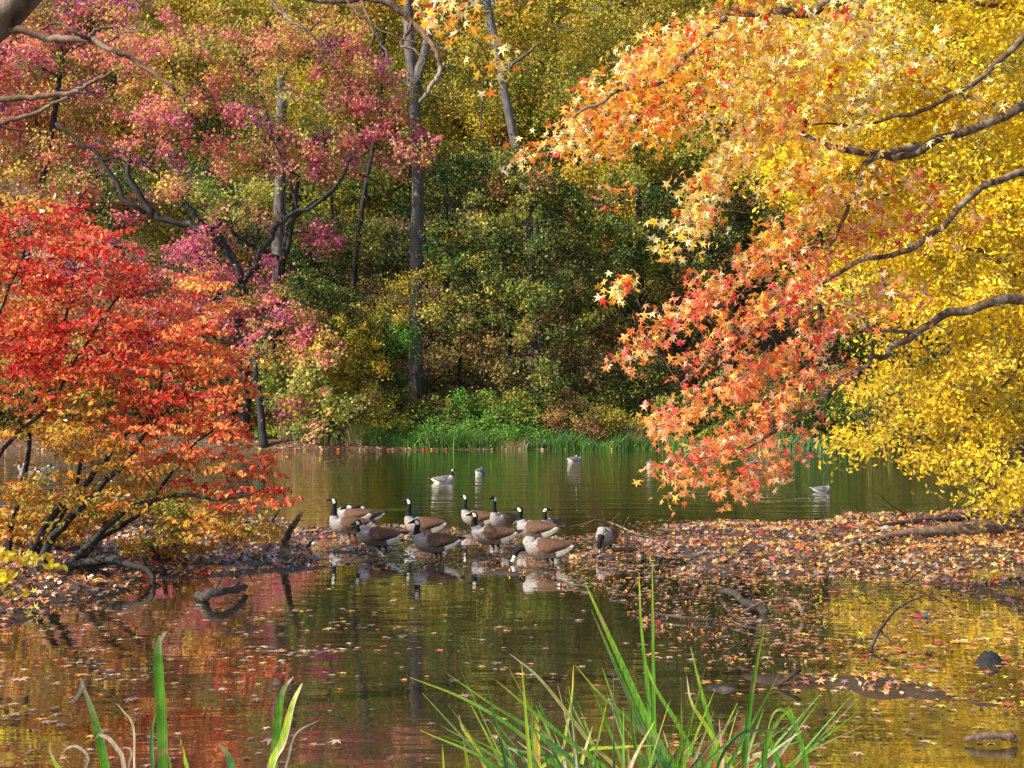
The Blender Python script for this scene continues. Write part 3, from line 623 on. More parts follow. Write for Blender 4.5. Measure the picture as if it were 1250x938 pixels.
x = rng.uniform(-20, 14, n); y = 78.2 + rng.random(n) ** 1.1 * 8; gz = ground_z(x, y); bump = sstep(.25, .8, vnoise(x * .45 + 3, y * .5)) * 1.1 + .25 * vnoise(x * 1.7, y * 1.7)
hgt = bump * (1 - rng.random(n) ** 2 * .7)
nz_ = vnoise(x * .35 + 60, y * .4)[:, None]
cl = np.where(nz_ > .72, pick('brush', n), np.where(nz_ > .5, pick('olive', n) * [.85, 1.05, 1], pick('brightgreen', n)))
leaves(ac, np.stack([x, y, gz + .05 + hgt], 1), rng.uniform(.12, .24, n), DIA, rng.normal(size=(n, 3)) * .8 + [-.3, -.5, .9], jitter(cl * 1.1), 0)
tag(ac.build('ground_cover', M['leaf']), 'low yellow green vines creeping down the far bank to the grass', 'ground cover', kind='stuff')
for k, (px, lab) in enumerate([(683, 'blue green reed clump on the far bank below the rusty bush'), (718, 'smaller green reed clump leaning right at the far waterline'), (985, 'green reeds half hidden under the yellow tree')]):
    d = 77.8 if k < 2 else 76; b0 = PX(px, 540, d); gz = float(ground_z(b0[0], d)); base = np.array([b0[0], d, max(gz, 0)])
    t = empty('reed_clump', base, lab, 'reeds', 'reed clumps on the far bank')
    ac = Acc(); n = 80 if k != 1 else 35
    C = base + np.stack([rng.normal(0, .8 if k != 1 else .4, n), rng.normal(0, .25, n), np.full(n, -.05)], 1)
    blades(ac, C, rng.uniform(.8, 1.9, n), np.full(n, .075), jitter(np.tile([.07, .20, .06], (n, 1))), .6)
    ac.build('foliage', M['grass'], t)

# ------------------------------------------------------------------ right: yellow tree
def near_tree(name, label, trunk, r0, r1, limbs, lobes, d, bark, leaf, cr, percl, nper, tmpl, thick, rtip, flat, cat='tree', lname='limb', droop=.5, extra=None, coh=.45, k=.012, main='trunk', upb=.5, jit=.16, dens=1.0, bare=(), softc=False):
    tp = np.array([PX(*q) for q in trunk]); x, y = tp[0][:2]; gz = float(ground_z(x, y)); base = np.array([x, y, gz])
    t = empty(name, base, label, cat); tp[0] = base - [0, 0, .1]
    sk = Skel()
    if main: sk.add(smooth(tp, 6), r0, r1, 0, 1.4)
    for i, lm in enumerate(limbs):
        q = smooth([PX(*q) for q in lm[2:]], 6); nq = len(q); wv = np.zeros((nq, 3))
        for fq in (1.1, 2.7, 5.1): wv += np.sin(np.arange(nq)[:, None] * fq * .35 + rng.uniform(0, 6, 3)) * (lm[0] * .55 / fq)
        wv *= np.minimum(np.arange(nq), 6)[:, None] / 6; sk.add(q + wv, lm[0] * .78, lm[1] * .8, i + 1, 1.0)
    C, P = [], []
    for l in lobes:
        n = max(1, int(math.pi * l[2] * l[3] * percl * (.8 if l[4] == 'coral' else 1) * (l[6] if len(l) > 6 else 1) * dens))
        for _ in range(n):
            while True:
                u = rng.uniform(-1, 1, 3)
                if u @ u < 1: break
            an = R(l[7]) if len(l) > 7 else 0.0; a1, b1 = u[0] * l[2], u[1] * l[3]
            C.append(PX(l[0] + a1 * math.cos(an) + b1 * math.sin(an), l[1] - a1 * math.sin(an) + b1 * math.cos(an), d + (l[5] if len(l) > 5 else 0) + u[2] * thick)); P.append(l[4])
    C = np.array(C)
    C[:, 2] = np.maximum(C[:, 2], .35)
    sk.connect(C, rtip, .03, .11, k, 6, .0)
    sk.connect([PX(b_[0] + rng.uniform(-1, 1) * b_[2], b_[1] + rng.uniform(-1, 1) * b_[3], d + rng.uniform(-1.3, .0)) for b_ in bare for _ in range(b_[4])], rtip * .75, -.03, .16, k * .6)
    for part, a_ in sk.accs(10, .03).items(): a_.build(main if part == 0 else lname, M[bark], t)
    ac = Acc(); clump_leaves(ac, C, P, cr, nper, leaf, tmpl, flat=flat, coh=coh, droop=droop, upb=upb, jit=jit, soft=softc)
    ac.build('crown' if cat == 'tree' else 'foliage', M['leaf_near'], t)
    return t
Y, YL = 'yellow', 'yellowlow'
near_tree('yellow_leaved_tree', 'bright yellow tree overhanging the pond at the right edge', [(1420, 640, 24), (1400, 420, 24), (1385, 200, 23.5), (1350, 20, 23), (1330, -160, 23)], .34, .12,
  [(.13, .03, (1398, 380, 24), (1320, 330, 23), (1240, 330, 22), (1180, 300, 21.5), (1120, 320, 21)),
   (.12, .03, (1400, 450, 24), (1330, 430, 23), (1250, 440, 22), (1190, 500, 21.5), (1150, 570, 21)),
   (.13, .03, (1388, 220, 23.5), (1300, 160, 23), (1200, 120, 22), (1100, 90, 22), (980, 60, 22)),
   (.10, .02, (1360, 60, 23), (1260, 20, 22), (1160, 0, 22), (1060, -20, 22)),
   (.09, .02, (1390, 260, 23.5), (1290, 240, 22), (1180, 220, 22), (1060, 240, 22), (980, 260, 22)),
   (.08, .02, (1405, 500, 24), (1330, 520, 22), (1250, 540, 21), (1210, 600, 20))],
  [(1180, 60, 130, 90, Y), (1050, 90, 110, 90, Y), (950, 90, 85, 70, Y), (1190, 190, 110, 70, Y), (1060, 220, 100, 70, Y), (970, 200, 70, 60, Y), (1240, 270, 90, 60, Y), (1130, 300, 85, 55, Y),
   (1220, 370, 90, 50, Y), (1130, 390, 70, 40, Y), (1210, 450, 95, 45, YL), (1110, 470, 70, 40, YL), (1070, 530, 55, 28, YL), (1180, 520, 80, 35, YL), (1130, 568, 60, 22, YL, 0, .8), (1240, 590, 35, 22, YL, -2.5), (1205, 605, 28, 16, YL, -2.5), (1180, 560, 30, 20, YL, -2), (1330, 250, 90, 250, Y), (1250, -60, 150, 60, Y), (1050, -50, 150, 50, Y), (1040, 350, 50, 50, Y), (1345, 540, 60, 60, YL)],
  22, 'bark_brown', .094, .40, 1 / 470, 100, OVAL, 2.2, .006, .5, coh=.5, softc=.5, bare=[(1150, 300, 130, 250, 60)])

# ------------------------------------------------------------------ right: sweetgum reaching over the water
O_, PA, CO = 'orangeup', 'paleup', 'coral'
D = 12.2
near_tree('sweetgum_tree', 'orange and coral star leaved sweetgum reaching over the pond from the right', [(1460, 700, 12.6), (1450, 480, 12.6), (1435, 300, 12.4), (1410, 120, 12.4), (1380, -60, 12.2), (1330, -260, 12)], .24, .09,
  [(.085, .02, (1410, 120, 12.4), (1320, 100, 12.3), (1240, 140, 12.2), (1150, 170, D), (1080, 190, D), (1015, 184, 12), (990, 160, 12), (975, 138, 12)),
   (.045, .012, (1120, 178, D), (1060, 195, 12), (1050, 220, 11.8), (1035, 262, 11.7), (1012, 298, 11.6), (985, 305, 11.6)),
   (.085, .02, (1445, 400, 12.5), (1330, 350, 12.3), (1250, 360, D), (1180, 382, D), (1112, 405, 12), (1085, 432, 12), (1055, 447, 11.9), (1010, 470, 11.9)),
   (.03, .01, (1112, 405, 12), (1075, 404, 12), (1040, 408, 11.9), (1000, 400, 11.8)),
   (.06, .012, (1400, 60, 12.4), (1300, 20, 12.3), (1240, 60, D), (1190, 95, D), (1130, 135, 12), (1070, 150, 12), (990, 150, 11.8)),
   (.08, .015, (1385, -40, 12.2), (1200, -60, 12.2), (1080, -25, D), (1020, 5, 12), (985, 17, 12), (935, 10, 11.9), (880, 30, 11.8), (820, 85, 11.7), (760, 110, 11.6), (700, 150, 11.5)),
   (.06, .012, (1435, 300, 12.4), (1330, 225, 12.3), (1240, 215, D), (1180, 245, 12), (1120, 300, 12), (1045, 325, 11.9), (960, 370, 11.8), (880, 430, 11.7), (830, 470, 11.6)),
   (.035, .01, (1050, 447, 11.9), (1000, 490, 11.8), (940, 530, 11.7), (890, 560, 11.6)),
   (.05, .01, (1390, -60, 12.2), (1100, -170, 12), (850, -150, 11), (680, -90, 10), (580, -30, 9.5), (530, 5, 9.4))],
  [(700, 165, 84, 20, O_, 0, 1, 25), (760, 108, 78, 34, O_, 0, 1, 30), (772, 162, 74, 20, O_, 0, 1, 20), (830, 62, 84, 34, O_, 0, 1, 25), (850, 128, 84, 28, O_, 0, 1, 30), (905, 35, 84, 36, O_, 0, 1, 20), (895, 185, 78, 24, PA, 0, 1.1, 35), (866, 240, 60, 22, PA, 0, 1.1, 45), (846, 285, 30, 14, PA, 0, 1, 50),
   (950, 95, 90, 36, PA, 0, 1, 25), (960, 150, 80, 26, O_, 0, 1, 30), (1000, 40, 90, 40, PA, 0, .8, 15), (985, 205, 70, 24, O_, 0, .9, 35), (1065, 120, 70, 34, PA, 0, .5, 25), (1045, 225, 70, 24, O_, 0, .6, 30), (1110, 45, 70, 40, PA, 0, .35),
   (965, 285, 82, 20, O_, 0, 1.2, 30), (905, 333, 86, 18, CO, 0, 1.3, 30), (832, 385, 72, 16, CO, 0, 1.3, 25), (776, 426, 38, 12, CO, 0, 1.3, 35), (1015, 312, 70, 20, CO, 0, .9, 30), (962, 366, 86, 20, CO, 0, 1.2, 30), (882, 415, 80, 18, CO, 0, 1.2, 28), (1005, 402, 70, 20, CO, 0, 1, 35), (932, 450, 82, 20, CO, 0, 1.2, 32), (860, 490, 70, 18, CO, 0, 1.2, 28), (812, 520, 36, 11, CO, 0, 1.1, 20),
   (1000, 460, 50, 20, CO, 0, .7, 40), (942, 508, 70, 20, CO, 0, 1.1, 35), (872, 548, 72, 17, CO, 0, 1.2, 25), (802, 577, 36, 11, CO, 0, 1, 20), (962, 555, 50, 18, CO, 0, .8, 35), (915, 588, 55, 12, CO, 0, 1.1, 20), (905, 607, 34, 6, CO, 0, 1, 5), (850, 590, 40, 9, CO, 0, .9, 15),
   (1090, 250, 70, 50, CO, 0, .28), (1090, 370, 55, 35, CO, 0, .28), (1150, 260, 70, 60, CO, 0, .12), (1180, 120, 60, 60, PA, 0, .10),
   (765, 350, 28, 10, O_, 0, .8), (810, 300, 14, 18, PA, 0, .8), (748, 240, 12, 10, CO, 0, 1), (530, 8, 34, 12, O_, -2.6, 1.1), (555, 25, 18, 12, O_, -2.6, 1.1), (602, 75, 10, 18, O_, -2.4, .8), (640, 0, 16, 8, O_, -2.4, .8), (830, -60, 150, 40, O_, 0, .5)],
  12, 'bark_gum', .106, .19, 1 / 135, 7.6, STAR, 1.0, .0042, .8, droop=1.7, coh=.35, k=.008, upb=.25, jit=.14, bare=[(1110, 190, 140, 130, 120), (1130, 400, 120, 90, 60), (980, 420, 120, 130, 90), (920, 570, 100, 50, 40), (980, 90, 130, 90, 50), (860, 220, 90, 90, 25), (1040, 520, 90, 70, 30)])

# ------------------------------------------------------------------ left: big red shrub
RD, RO, GB = 'red', 'redorange', 'goldbush'
near_tree('red_shrub', 'huge arching shrub with scarlet and gold leaves on the left shore', [(60, 702, 15.6), (60, 690, 15.6)], .1, .1,
  [(.075, .018, (30, 705, 15.4), (48, 660, 15.4), (75, 620, 15.4), (115, 575, 15.5), (150, 540, 15.5), (185, 500, 15.5), (200, 440, 15.6)),
   (.075, .018, (48, 705, 15.3), (65, 650, 15.3), (105, 612, 15.2), (150, 575, 15.1), (180, 520, 15.1), (235, 465, 15.0)),
   (.06, .015, (75, 700, 15.3), (110, 665, 15.2), (150, 625, 15.1), (205, 605, 15), (270, 612, 14.8), (310, 600, 14.7)),
   (.05, .012, (85, 700, 15.5), (125, 655, 15.6), (175, 625, 15.6), (200, 590, 15.7), (240, 540, 15.7), (290, 510, 15.8)),
   (.06, .015, (10, 705, 15.7), (15, 640, 15.8), (28, 580, 15.9), (40, 500, 16), (70, 420, 16), (90, 330, 16)),
   (.05, .015, (0, 705, 15.5), (-10, 630, 15.5), (0, 560, 15.5), (50, 500, 15.4), (100, 430, 15.3), (150, 360, 15.3)),
   (.05, .012, (20, 705, 16), (70, 640, 16.2), (100, 560, 16.3), (120, 470, 16.4), (160, 400, 16.4)),
   (.07, .03, (60, 702, 15.2), (110, 682, 15), (150, 690, 14.8), (180, 700, 14.7), (198, 716, 14.65)),
   (.045, .02, (80, 702, 15.1), (120, 690, 15), (160, 690, 14.9), (190, 700, 15.1)),
   (.05, .012, (-40, 705, 15.6), (-50, 600, 15.6), (-40, 480, 15.6), (0, 380, 15.6), (30, 300, 15.6))],
  [(60, 275, 70, 28, RD), (20, 250, 40, 18, GB), (120, 300, 50, 22, RD), (30, 320, 70, 30, RD), (90, 350, 70, 28, RD), (160, 340, 40, 20, RD), (20, 390, 60, 30, RO), (110, 400, 70, 26, RD), (190, 385, 50, 22, RO), (240, 400, 48, 22, RO), (270, 375, 22, 14, RO), (60, 440, 80, 28, RD), (160, 440, 60, 24, RD), (235, 440, 50, 22, RO), (30, 480, 60, 30, RO), (110, 490, 60, 22, GB), (190, 480, 60, 20, RD), (265, 490, 46, 20, RO), (150, 520, 60, 20, RO), (230, 520, 50, 18, RO), (290, 535, 38, 16, RO), (60, 530, 70, 22, GB), (130, 555, 50, 16, GB), (200, 555, 50, 18, RO), (270, 565, 50, 16, RO), (315, 580, 30, 12, RD), (230, 590, 40, 12, RD), (295, 605, 36, 14, RO), (335, 594, 26, 7, RD), (320, 560, 26, 8, RD), (325, 615, 30, 8, RO), (280, 625, 50, 10, RO, 0, .8), (180, 625, 60, 12, GB, 0, .6), (60, 645, 80, 20, GB, 0, .8), (150, 610, 90, 22, GB, 0, .7), (240, 650, 70, 14, GB, 0, .7), (0, 610, 60, 30, GB, 0, .7), (150, 660, 60, 12, 'olive', .3, .4), (40, 580, 50, 18, GB, 0, .5), (150, 590, 50, 12, GB, 0, .5), (100, 620, 60, 16, GB, 0, .3), (260, 640, 46, 16, GB, 0, .7), (300, 650, 34, 12, GB, 0, .7), (210, 640, 40, 16, 'olive', 0, .4), (230, 350, 40, 18, RO), (190, 420, 70, 24, RD), (250, 440, 50, 20, RO), (120, 460, 70, 22, RO), (280, 470, 30, 16, RO), (250, 520, 60, 18, RO), (30, 420, 60, 30, RD), (100, 530, 80, 24, GB), (180, 570, 60, 16, GB), (60, 600, 70, 14, GB, .5, .6), (-60, 380, 70, 120, RD), (-60, 520, 60, 60, GB), (-40, 280, 60, 40, RD)],
  15.5, 'bark_dark', .076, .22, 1 / 180, 23, OVAL, 1.5, .0045, .16, cat='shrub', lname='stem', droop=.2, coh=.5, k=.006, main=None, upb=.75, bare=[(120, 620, 160, 60, 130), (60, 480, 120, 120, 50), (200, 500, 100, 90, 40), (330, 620, 30, 30, 12)])

# low yellow sprig nearer than the shrub
near_tree('yellow_leaved_shrub', 'low sprig of butter yellow leaves at the foot of the red shrub', [(-60, 760, 10.8), (-60, 740, 10.8)], .03, .02,
  [(.022, .006, (-70, 770, 10.9), (-40, 715, 10.8), (0, 690, 10.7), (40, 682, 10.6), (68, 685, 10.6)), (.016, .006, (-70, 775, 10.7), (-30, 735, 10.6), (0, 715, 10.5), (22, 715, 10.4))],
  [(16, 680, 34, 7, 'yellowlow'), (50, 686, 22, 4, 'yellowlow'), (5, 702, 24, 6, 'yellowlow'), (10, 722, 14, 5, 'yellowlow'), (-40, 700, 40, 18, 'yellowlow')],
  10.6, 'bark_brown', .08, .10, 1 / 75, 6, OVAL, .4, .002, .35, cat='shrub', lname='stem', main=None, droop=.3, upb=.7)

# small shrubs growing on the spit
for args in [('leafy_shrub', 'small sparse green and gold bush behind the upright driftwood stub', 21.5, 235, 598, 90, 'olive', .08, 2.6), ('leafy_shrub', 'thin gold leaved bush standing left of the upright driftwood stub', 19.5, 290, 632, 70, 'goldbush', .08, 2.4), ('leafy_shrub', 'scrappy green bush behind the stems of the red shrub', 20.5, 120, 600, 170, 'olive', .08, 2.4), ('leafy_shrub', 'dull gold bush low under the first stems of the red shrub', 17.2, 40, 610, 130, 'goldbush', .08, 2.2), ('leafy_shrub', 'small gold bush low between the red shrub root and the mud', 16.6, 200, 640, 110, 'goldbush', .07, 1.8)]:
    nm, lab, d, px, top, wd, pal, lf, cov = args
    shrub(nm, lab, d, px, top, wd, pal, lf, cov, cr=.16, thick=.5, tmpl=OVAL, bark='bark_brown')

# ------------------------------------------------------------------ bare tree at top left
def bare_tree():
    tp = np.array([PX(-230, 700, 7.2), PX(-220, 400, 7.2), PX(-160, 160, 7.1), PX(-40, 60, 7.0), PX(40, -20, 6.9), PX(110, -140, 6.9), PX(200, -300, 7)])
    gz = float(ground_z(tp[0][0], 7.2)); base = np.array([tp[0][0], 7.2, gz]); tp[0] = base - [0, 0, .1]
    t = empty('bare_tree', base, 'bare tan tree leaning in from the top left corner', 'tree')
    sk = Skel(); sk.add(smooth(tp, 6), .135, .07, 0)
    L_ = [(.032, .012, (-20, 30, 7), (30, 38, 6.9), (60, 47, 6.9), (100, 48, 6.8), (140, 62, 6.7), (170, 78, 6.7), (215, 110, 6.6)),
          (.018, .006, (115, 52, 6.8), (95, 42, 6.7), (70, 28, 6.7), (50, 36, 6.7)),
          (.018, .006, (125, 54, 6.8), (112, 42, 6.8), (135, 33, 6.8), (145, 42, 6.75), (128, 54, 6.7)),
          (.03, .008, (-120, 130, 7.1), (-40, 122, 6.9), (30, 120, 6.8), (85, 114, 6.7), (110, 102, 6.7), (138, 88, 6.6)),
          (.026, .008, (-120, 170, 7.1), (-40, 158, 6.9), (20, 145, 6.8), (55, 132, 6.75), (90, 112, 6.7)),
          (.034, .012, (90, -110, 6.9), (220, -60, 6.8), (330, -15, 6.7), (400, 0, 6.7), (450, -3, 6.6), (480, 8, 6.6), (505, 28, 6.6), (530, 60, 6.5), (537, 85, 6.5), (525, 108, 6.45), (512, 125, 6.4)),
          (.016, .006, (300, -30, 6.7), (330, 0, 6.7), (350, 22, 6.6), (378, 40, 6.6), (398, 60, 6.6)),
          (.010, .003, (378, 38, 6.6), (395, 20, 6.6), (408, -5, 6.6)),
          (.014, .004, (505, 28, 6.6), (490, 55, 6.5), (505, 60, 6.5), (520, 75, 6.5)),
          (.010, .003, (440, 0, 6.6), (455, 40, 6.5), (445, 80, 6.5), (450, 100, 6.5)),
          (.010, .003, (420, -3, 6.6), (440, 20, 6.5), (470, 40, 6.5), (520, 55, 6.5))]
    for i, l in enumerate(L_):
        p = smooth([PX(*q) for q in l[2:]], 7); p = p + rng.normal(0, .004, p.shape); sk.add(p, l[0] * .8, l[1] * .8, i + 1)
    tg = [PX(rng.uniform(380, 560), rng.uniform(5, 130), rng.uniform(6.2, 6.9)) for _ in range(34)] + [PX(rng.uniform(-20, 60), rng.uniform(60, 200), 6.8) for _ in range(8)] + [PX(rng.uniform(560, 600), rng.uniform(60, 120), 6.4) for _ in range(3)]
    sk.connect(tg, .0018, .0, .18, .006)
    for part, a_ in sk.accs(10, .012).items(): a_.build('trunk' if part == 0 else 'limb', M['bark_tan'], t)
    return t
bare_tree()

# ------------------------------------------------------------------ fallen leaves
LIT = [(.34, .16, .08), (.19, .085, .04), (.78, .26, .03), (.60, .05, .03), (.88, .56, .05), (.58, .40, .24), (.10, .05, .025), (.76, .36, .10)]
def lit(n, wts):
    w_ = np.array(wts, float); return np.array(LIT)[rng.choice(len(LIT), n, p=w_ / w_.sum())]
def strew(name, label, N, dens, tmpl, smin, smax, tilt=.35, floatz=.006, wf=None, xr=(-9, 13), yr=(6.6, 26.5)):
    x = rng.uniform(*xr, N); y = rng.uniform(*yr, N)
    # keep to what the view covers, with a margin
    ok = np.abs(x / y) < .62; x, y = x[ok], y[ok]
    s = spit_s(x, y); gz = ground_z(x, y)
    ok = rng.random(len(x)) < dens(x, y, s, gz); x, y, s, gz = x[ok], y[ok], s[ok], gz[ok]; n = len(x)
    wet = gz < 0; z = np.maximum(gz, 0) + floatz + np.where(wet, 0, rng.random(n) * .03)
    size = rng.uniform(smin, smax, n) * np.where(rng.random(n) < .5, .7, 1)
    nr = rng.normal(0, 1, (n, 3)) * np.where(wet, .05, tilt)[:, None] + [0, 0, 1]
    c = wf(x, y, n); ac = Acc()
    leaves(ac, np.stack([x, y, z], 1), size, tmpl, nr, jitter(c, .22))
    tag(ac.build(name, M['leaf_litter']), label, 'leaves', kind='stuff')
def wf(x, y, n):
    a_ = lit(n, [5, 3, 2.2, 1.2, 1.0, 3, 2, 2]); b_ = lit(n, [2.2, 2.4, 4.5, 2, 3.2, 1, 1.2, 3]); c_ = lit(n, [1.2, 3, 3.6, 2, .6, .1, 3, 1.6])
    rt = sstep(2.0, 4.5, x)[:, None]; lf = (x < -3.8)[:, None]
    d_ = lit(n, [.6, 5, .8, .6, .2, .3, 6, .8]); mud = (rng.random(n) < .55 * sstep(.35, .75, vnoise(x * .9 + 30, y * 1.4)))[:, None]
    o = np.where(rng.random((n, 1)) < rt, b_, a_); return np.where(mud, d_, np.where(lf, c_, o))
def dens_carpet(x, y, s, gz):
    base = sstep(-.2, .5, s) * np.interp(x, [-9, -3, -1.5, .5, 1.6, 3, 13], [1.6, 1.1, .4, .42, .9, 1, 1])
    base *= np.where(gz < -.004, .38, 1.0)
    base *= np.where((y < 14.5) & (x > 0), .35 + .65 * sstep(.35, .7, vnoise(x * 1.1, y * 1.1 + 2)), 1)
    return base * (.35 + .65 * sstep(.25, .6, vnoise(x * 2.3 + 3, y * 2.3)))
strew('leaf_litter', 'thick carpet of fallen russet and orange leaves on the mud spit', 90000, dens_carpet, STARF, .07, .15, .45, wf=wf)
def dens_float(x, y, s, gz):
    raft = sstep(.55, .75, vnoise(x * 3.1 + 9, y * 6.5))
    n1 = sstep(.5, .8, vnoise(x * .9 + 11, y * 1.8)); lft = np.exp(-((x + 3.2) / 1.9) ** 2 - ((y - 10.5) / 2.0) ** 2)
    rt = sstep(1.0, 3.0, x) * sstep(7, 10, y)
    return (s < .2) * (y < 24) * (.012 + .16 * sstep(.62, .82, vnoise(x * .9 + 11, y * 1.8)) + .7 * lft * sstep(.3, .7, vnoise(x * 2, y * 5)) + 1.7 * rt * sstep(.12, .55, vnoise(x * 1.4, y * 2.8 + 4)) * (.35 + .65 * sstep(7.5, 11, y))) * np.where(y > 19, .25, 1) * (.45 + 1.2 * raft)
strew('floating_leaves', 'scattered pale and rusty leaves floating on the near water', 60000, dens_float, STARF, .06, .13, .1, wf=lambda x, y, n: np.where((x > 1)[:, None], lit(n, [3, 2, 3, 1.4, 2, 3, 1, 4]), lit(n, [4, 3, 1.5, .9, .4, 4, 2, 2])))
def dens_bits(x, y, s, gz): return sstep(-.3, .3, s) * .8
strew('leaf_fragments', 'small curled leaf scraps and debris on the mud', 60000, dens_bits, DIA, .025, .07, .7, wf=wf)
# far bank litter along the waterline
ac = Acc(); n = 5000; x = rng.uniform(-45, 40, n); y = rng.uniform(75, 80, n); gz = ground_z(x, y); ok = (gz > -.05) & (gz < .5); x, y, gz = x[ok], y[ok], gz[ok]
leaves(ac, np.stack([x, y, np.maximum(gz, 0) + .04], 1), rng.uniform(.12, .3, len(x)), DIA, rng.normal(0, .4, (len(x), 3)) + [0, -.3, 1], jitter(lit(len(x), [5, 3, 2, 1, 1, 4, 2, 2])))
tag(ac.build('shore_leaf_litter', M['leaf_litter']), 'fallen leaves lining the far waterline', 'leaves', kind='stuff')

# ------------------------------------------------------------------ geese
BLK, BRST, SIDE, BACK, WHT = np.array([.008, .007, .008]), np.array([.30, .265, .24]), np.array([.15, .10, .07]), np.array([.09, .055, .04]), np.array([.85, .78, .62])
NECKS = {
 'up':    [(.262, .475, .058, .062), (.262, .55, .038, .040), (.250, .63, .031, .034), (.246, .69, .031, .034), (.258, .735, .040, .038), (.300, .745, .036, .033), (.335, .735, .022, .02), (.362, .728, .016, .015), (.395, .720, .006, .008)],
 'half':  [(.275, .455, .060, .066), (.285, .51, .044, .046), (.276, .565, .036, .040), (.268, .605, .037, .039), (.285, .64, .041, .038), (.325, .645, .036, .033), (.358, .633, .022, .02), (.385, .625, .016, .015), (.415, .615, .006, .008)],
 'low':   [(.280, .415, .066, .070), (.315, .440, .050, .055), (.325, .475, .042, .044), (.320, .505, .040, .04), (.335, .535, .041, .038), (.372, .530, .036, .033), (.402, .512, .022, .02), (.428, .500, .016, .015), (.452, .490, .006, .008)],
 'down':  [(.300, .350, .062, .066), (.365, .325, .046, .048), (.425, .275, .036, .038), (.462, .215, .033, .035), (.480, .165, .039, .038), (.505, .125, .035, .033), (.520, .095, .022, .02), (.528, .072, .016, .015), (.536, .045, .006, .008)],
 'graze': [(.295, .345, .060, .066), (.345, .300, .044, .046), (.372, .235, .036, .037), (.372, .170, .033, .034), (.380, .125, .039, .037), (.402, .088, .035, .033), (.420, .062, .022, .02), (.428, .042, .016, .015), (.434, .020, .006, .008)],
 'rest':  [(.245, .430, .064, .062), (.210, .475, .048, .050), (.165, .490, .042, .042), (.120, .480, .040, .038), (.080, .470, .042, .038), (.035, .462, .036, .032), (.000, .452, .022, .02), (-.025, .445, .016, .015), (-.05, .438, .006, .008)],
}
def goose(pose='up', swim=False, turn=0.0, duck=False, pale=False):
    """local frame: +x forward, feet on z = 0; body is one lofted surface"""
    root = bpy.data.objects.new('mallard_duck' if duck else 'canada_goose', None); col.objects.link(root)
    body = [(-.47, .405, .010, .005), (-.43, .395, .045, .014), (-.38, .380, .060, .026), (-.33, .362, .072, .045), (-.26, .340, .098, .080), (-.17, .325, .124, .112), (-.07, .315, .142, .134), (.03, .315, .150, .146), (.12, .325, .146, .148), (.19, .345, .128, .134), (.235, .380, .102, .106), (.255, .425, .078, .080)]
    nk = NECKS[pose]
    K = np.array([(a_, b_, c_, d_) for a_, b_, c_, d_ in body + nk])
    t0 = np.arange(len(K)); tt = np.linspace(0, len(K) - 1, 90)
    P = smooth(K[:, :2].repeat(1, 0) @ np.array([[1, 0, 0], [0, 0, 1.0]]), 5); nP = len(P)
    u = np.linspace(0, len(K) - 1, nP); wy = np.interp(u, t0, K[:, 2]); wz = np.interp(u, t0, K[:, 3])
    T = nrm(np.gradient(P, axis=0)); nb = len(body)
    yaw = turn * sstep(nb + .5, nb + 4, u)
    Bz = np.stack([-T[:, 2], np.zeros(nP), T[:, 0]], 1)          # up vector in the side plane
    S = 20; th = np.linspace(0, 2 * np.pi, S, endpoint=False)
    Yv = np.array([0, 1.0, 0])
    V = P[:, None] + (wy[:, None] * np.cos(th))[..., None] * Yv + (wz[:, None] * np.sin(th))[..., None] * Bz[:, None]
    if turn:
        piv = P[int(nP * (nb + .5) / len(K))]
        for i_ in range(nP):
            if yaw[i_] != 0:
                c_, s_ = math.cos(yaw[i_]), math.sin(yaw[i_]); q_ = V[i_] - piv
                V[i_] = piv + np.stack([q_[:, 0] * c_ - q_[:, 1] * s_, q_[:, 0] * s_ + q_[:, 1] * c_, q_[:, 2]], 1)
    C = np.zeros((nP, S, 3)); sn = np.sin(th)[None, :]; U = u[:, None] + 0 * sn
    xx = P[:, 0][:, None] + 0 * sn
    C[:] = SIDE
    bar = (.5 + .5 * np.sin(xx * 95 + np.cos(th)[None] * 2)) * .22 + .88
    C *= bar[..., None]
    C = np.where((sn > .55)[..., None], BACK, C)
    belly = (xx < -.12) & (sn < .28) & (U < 9) & (sn < -.1 + (-.12 - xx) * 6); C = np.where(belly[..., None], WHT, C)
    C = np.where(((xx < -.36) & (sn > -.1) & (U < 4))[..., None], BLK * 1.5, C)
    fr = sstep(.07, .25, xx + .05 * sn)[..., None] * (U < nb + 1)[..., None]; C = C * (1 - fr) + BRST * (.92 + .08 * bar[..., None]) * fr
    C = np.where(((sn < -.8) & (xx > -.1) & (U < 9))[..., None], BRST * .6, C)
    C = np.where((U > nb + .1)[..., None], BLK, C)
    if pale: C = np.where(((U < nb) & (xx > -.36))[..., None], np.maximum(C, np.array([.23, .22, .22])), C)
    if duck:
        C = np.where((U > nb + .1)[..., None], np.array([.01, .05, .03]), C); C = np.where(((U < nb) & (xx < .1))[..., None], np.array([.42, .40, .38]), C)
    else:
        ck = (U > nb + 2.9) & (U < nb + 4.75) & (np.abs(np.cos(th))[None] > .38) & (sn < .55); C = np.where(ck[..., None], WHT, C)
    i = np.arange(nP - 1)[:, None] * S; j = np.arange(S)[None]; j2 = (j + 1) % S
    q = np.stack([i + j, i + j2, i + S + j2, i + S + j], -1).reshape(-1)
    ac = Acc(); q = np.concatenate([q, np.arange(S)[::-1], (nP - 1) * S + np.arange(S)])
    ac.add(V.reshape(-1, 3), q, np.concatenate([np.full((nP - 1) * S, 4), [S, S]]), C.reshape(-1, 3))
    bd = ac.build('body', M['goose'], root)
    # eyes and bill ridge
    hp = V[int(nP * (nb + 5.05) / (len(K)))]; hc = hp.mean(0)
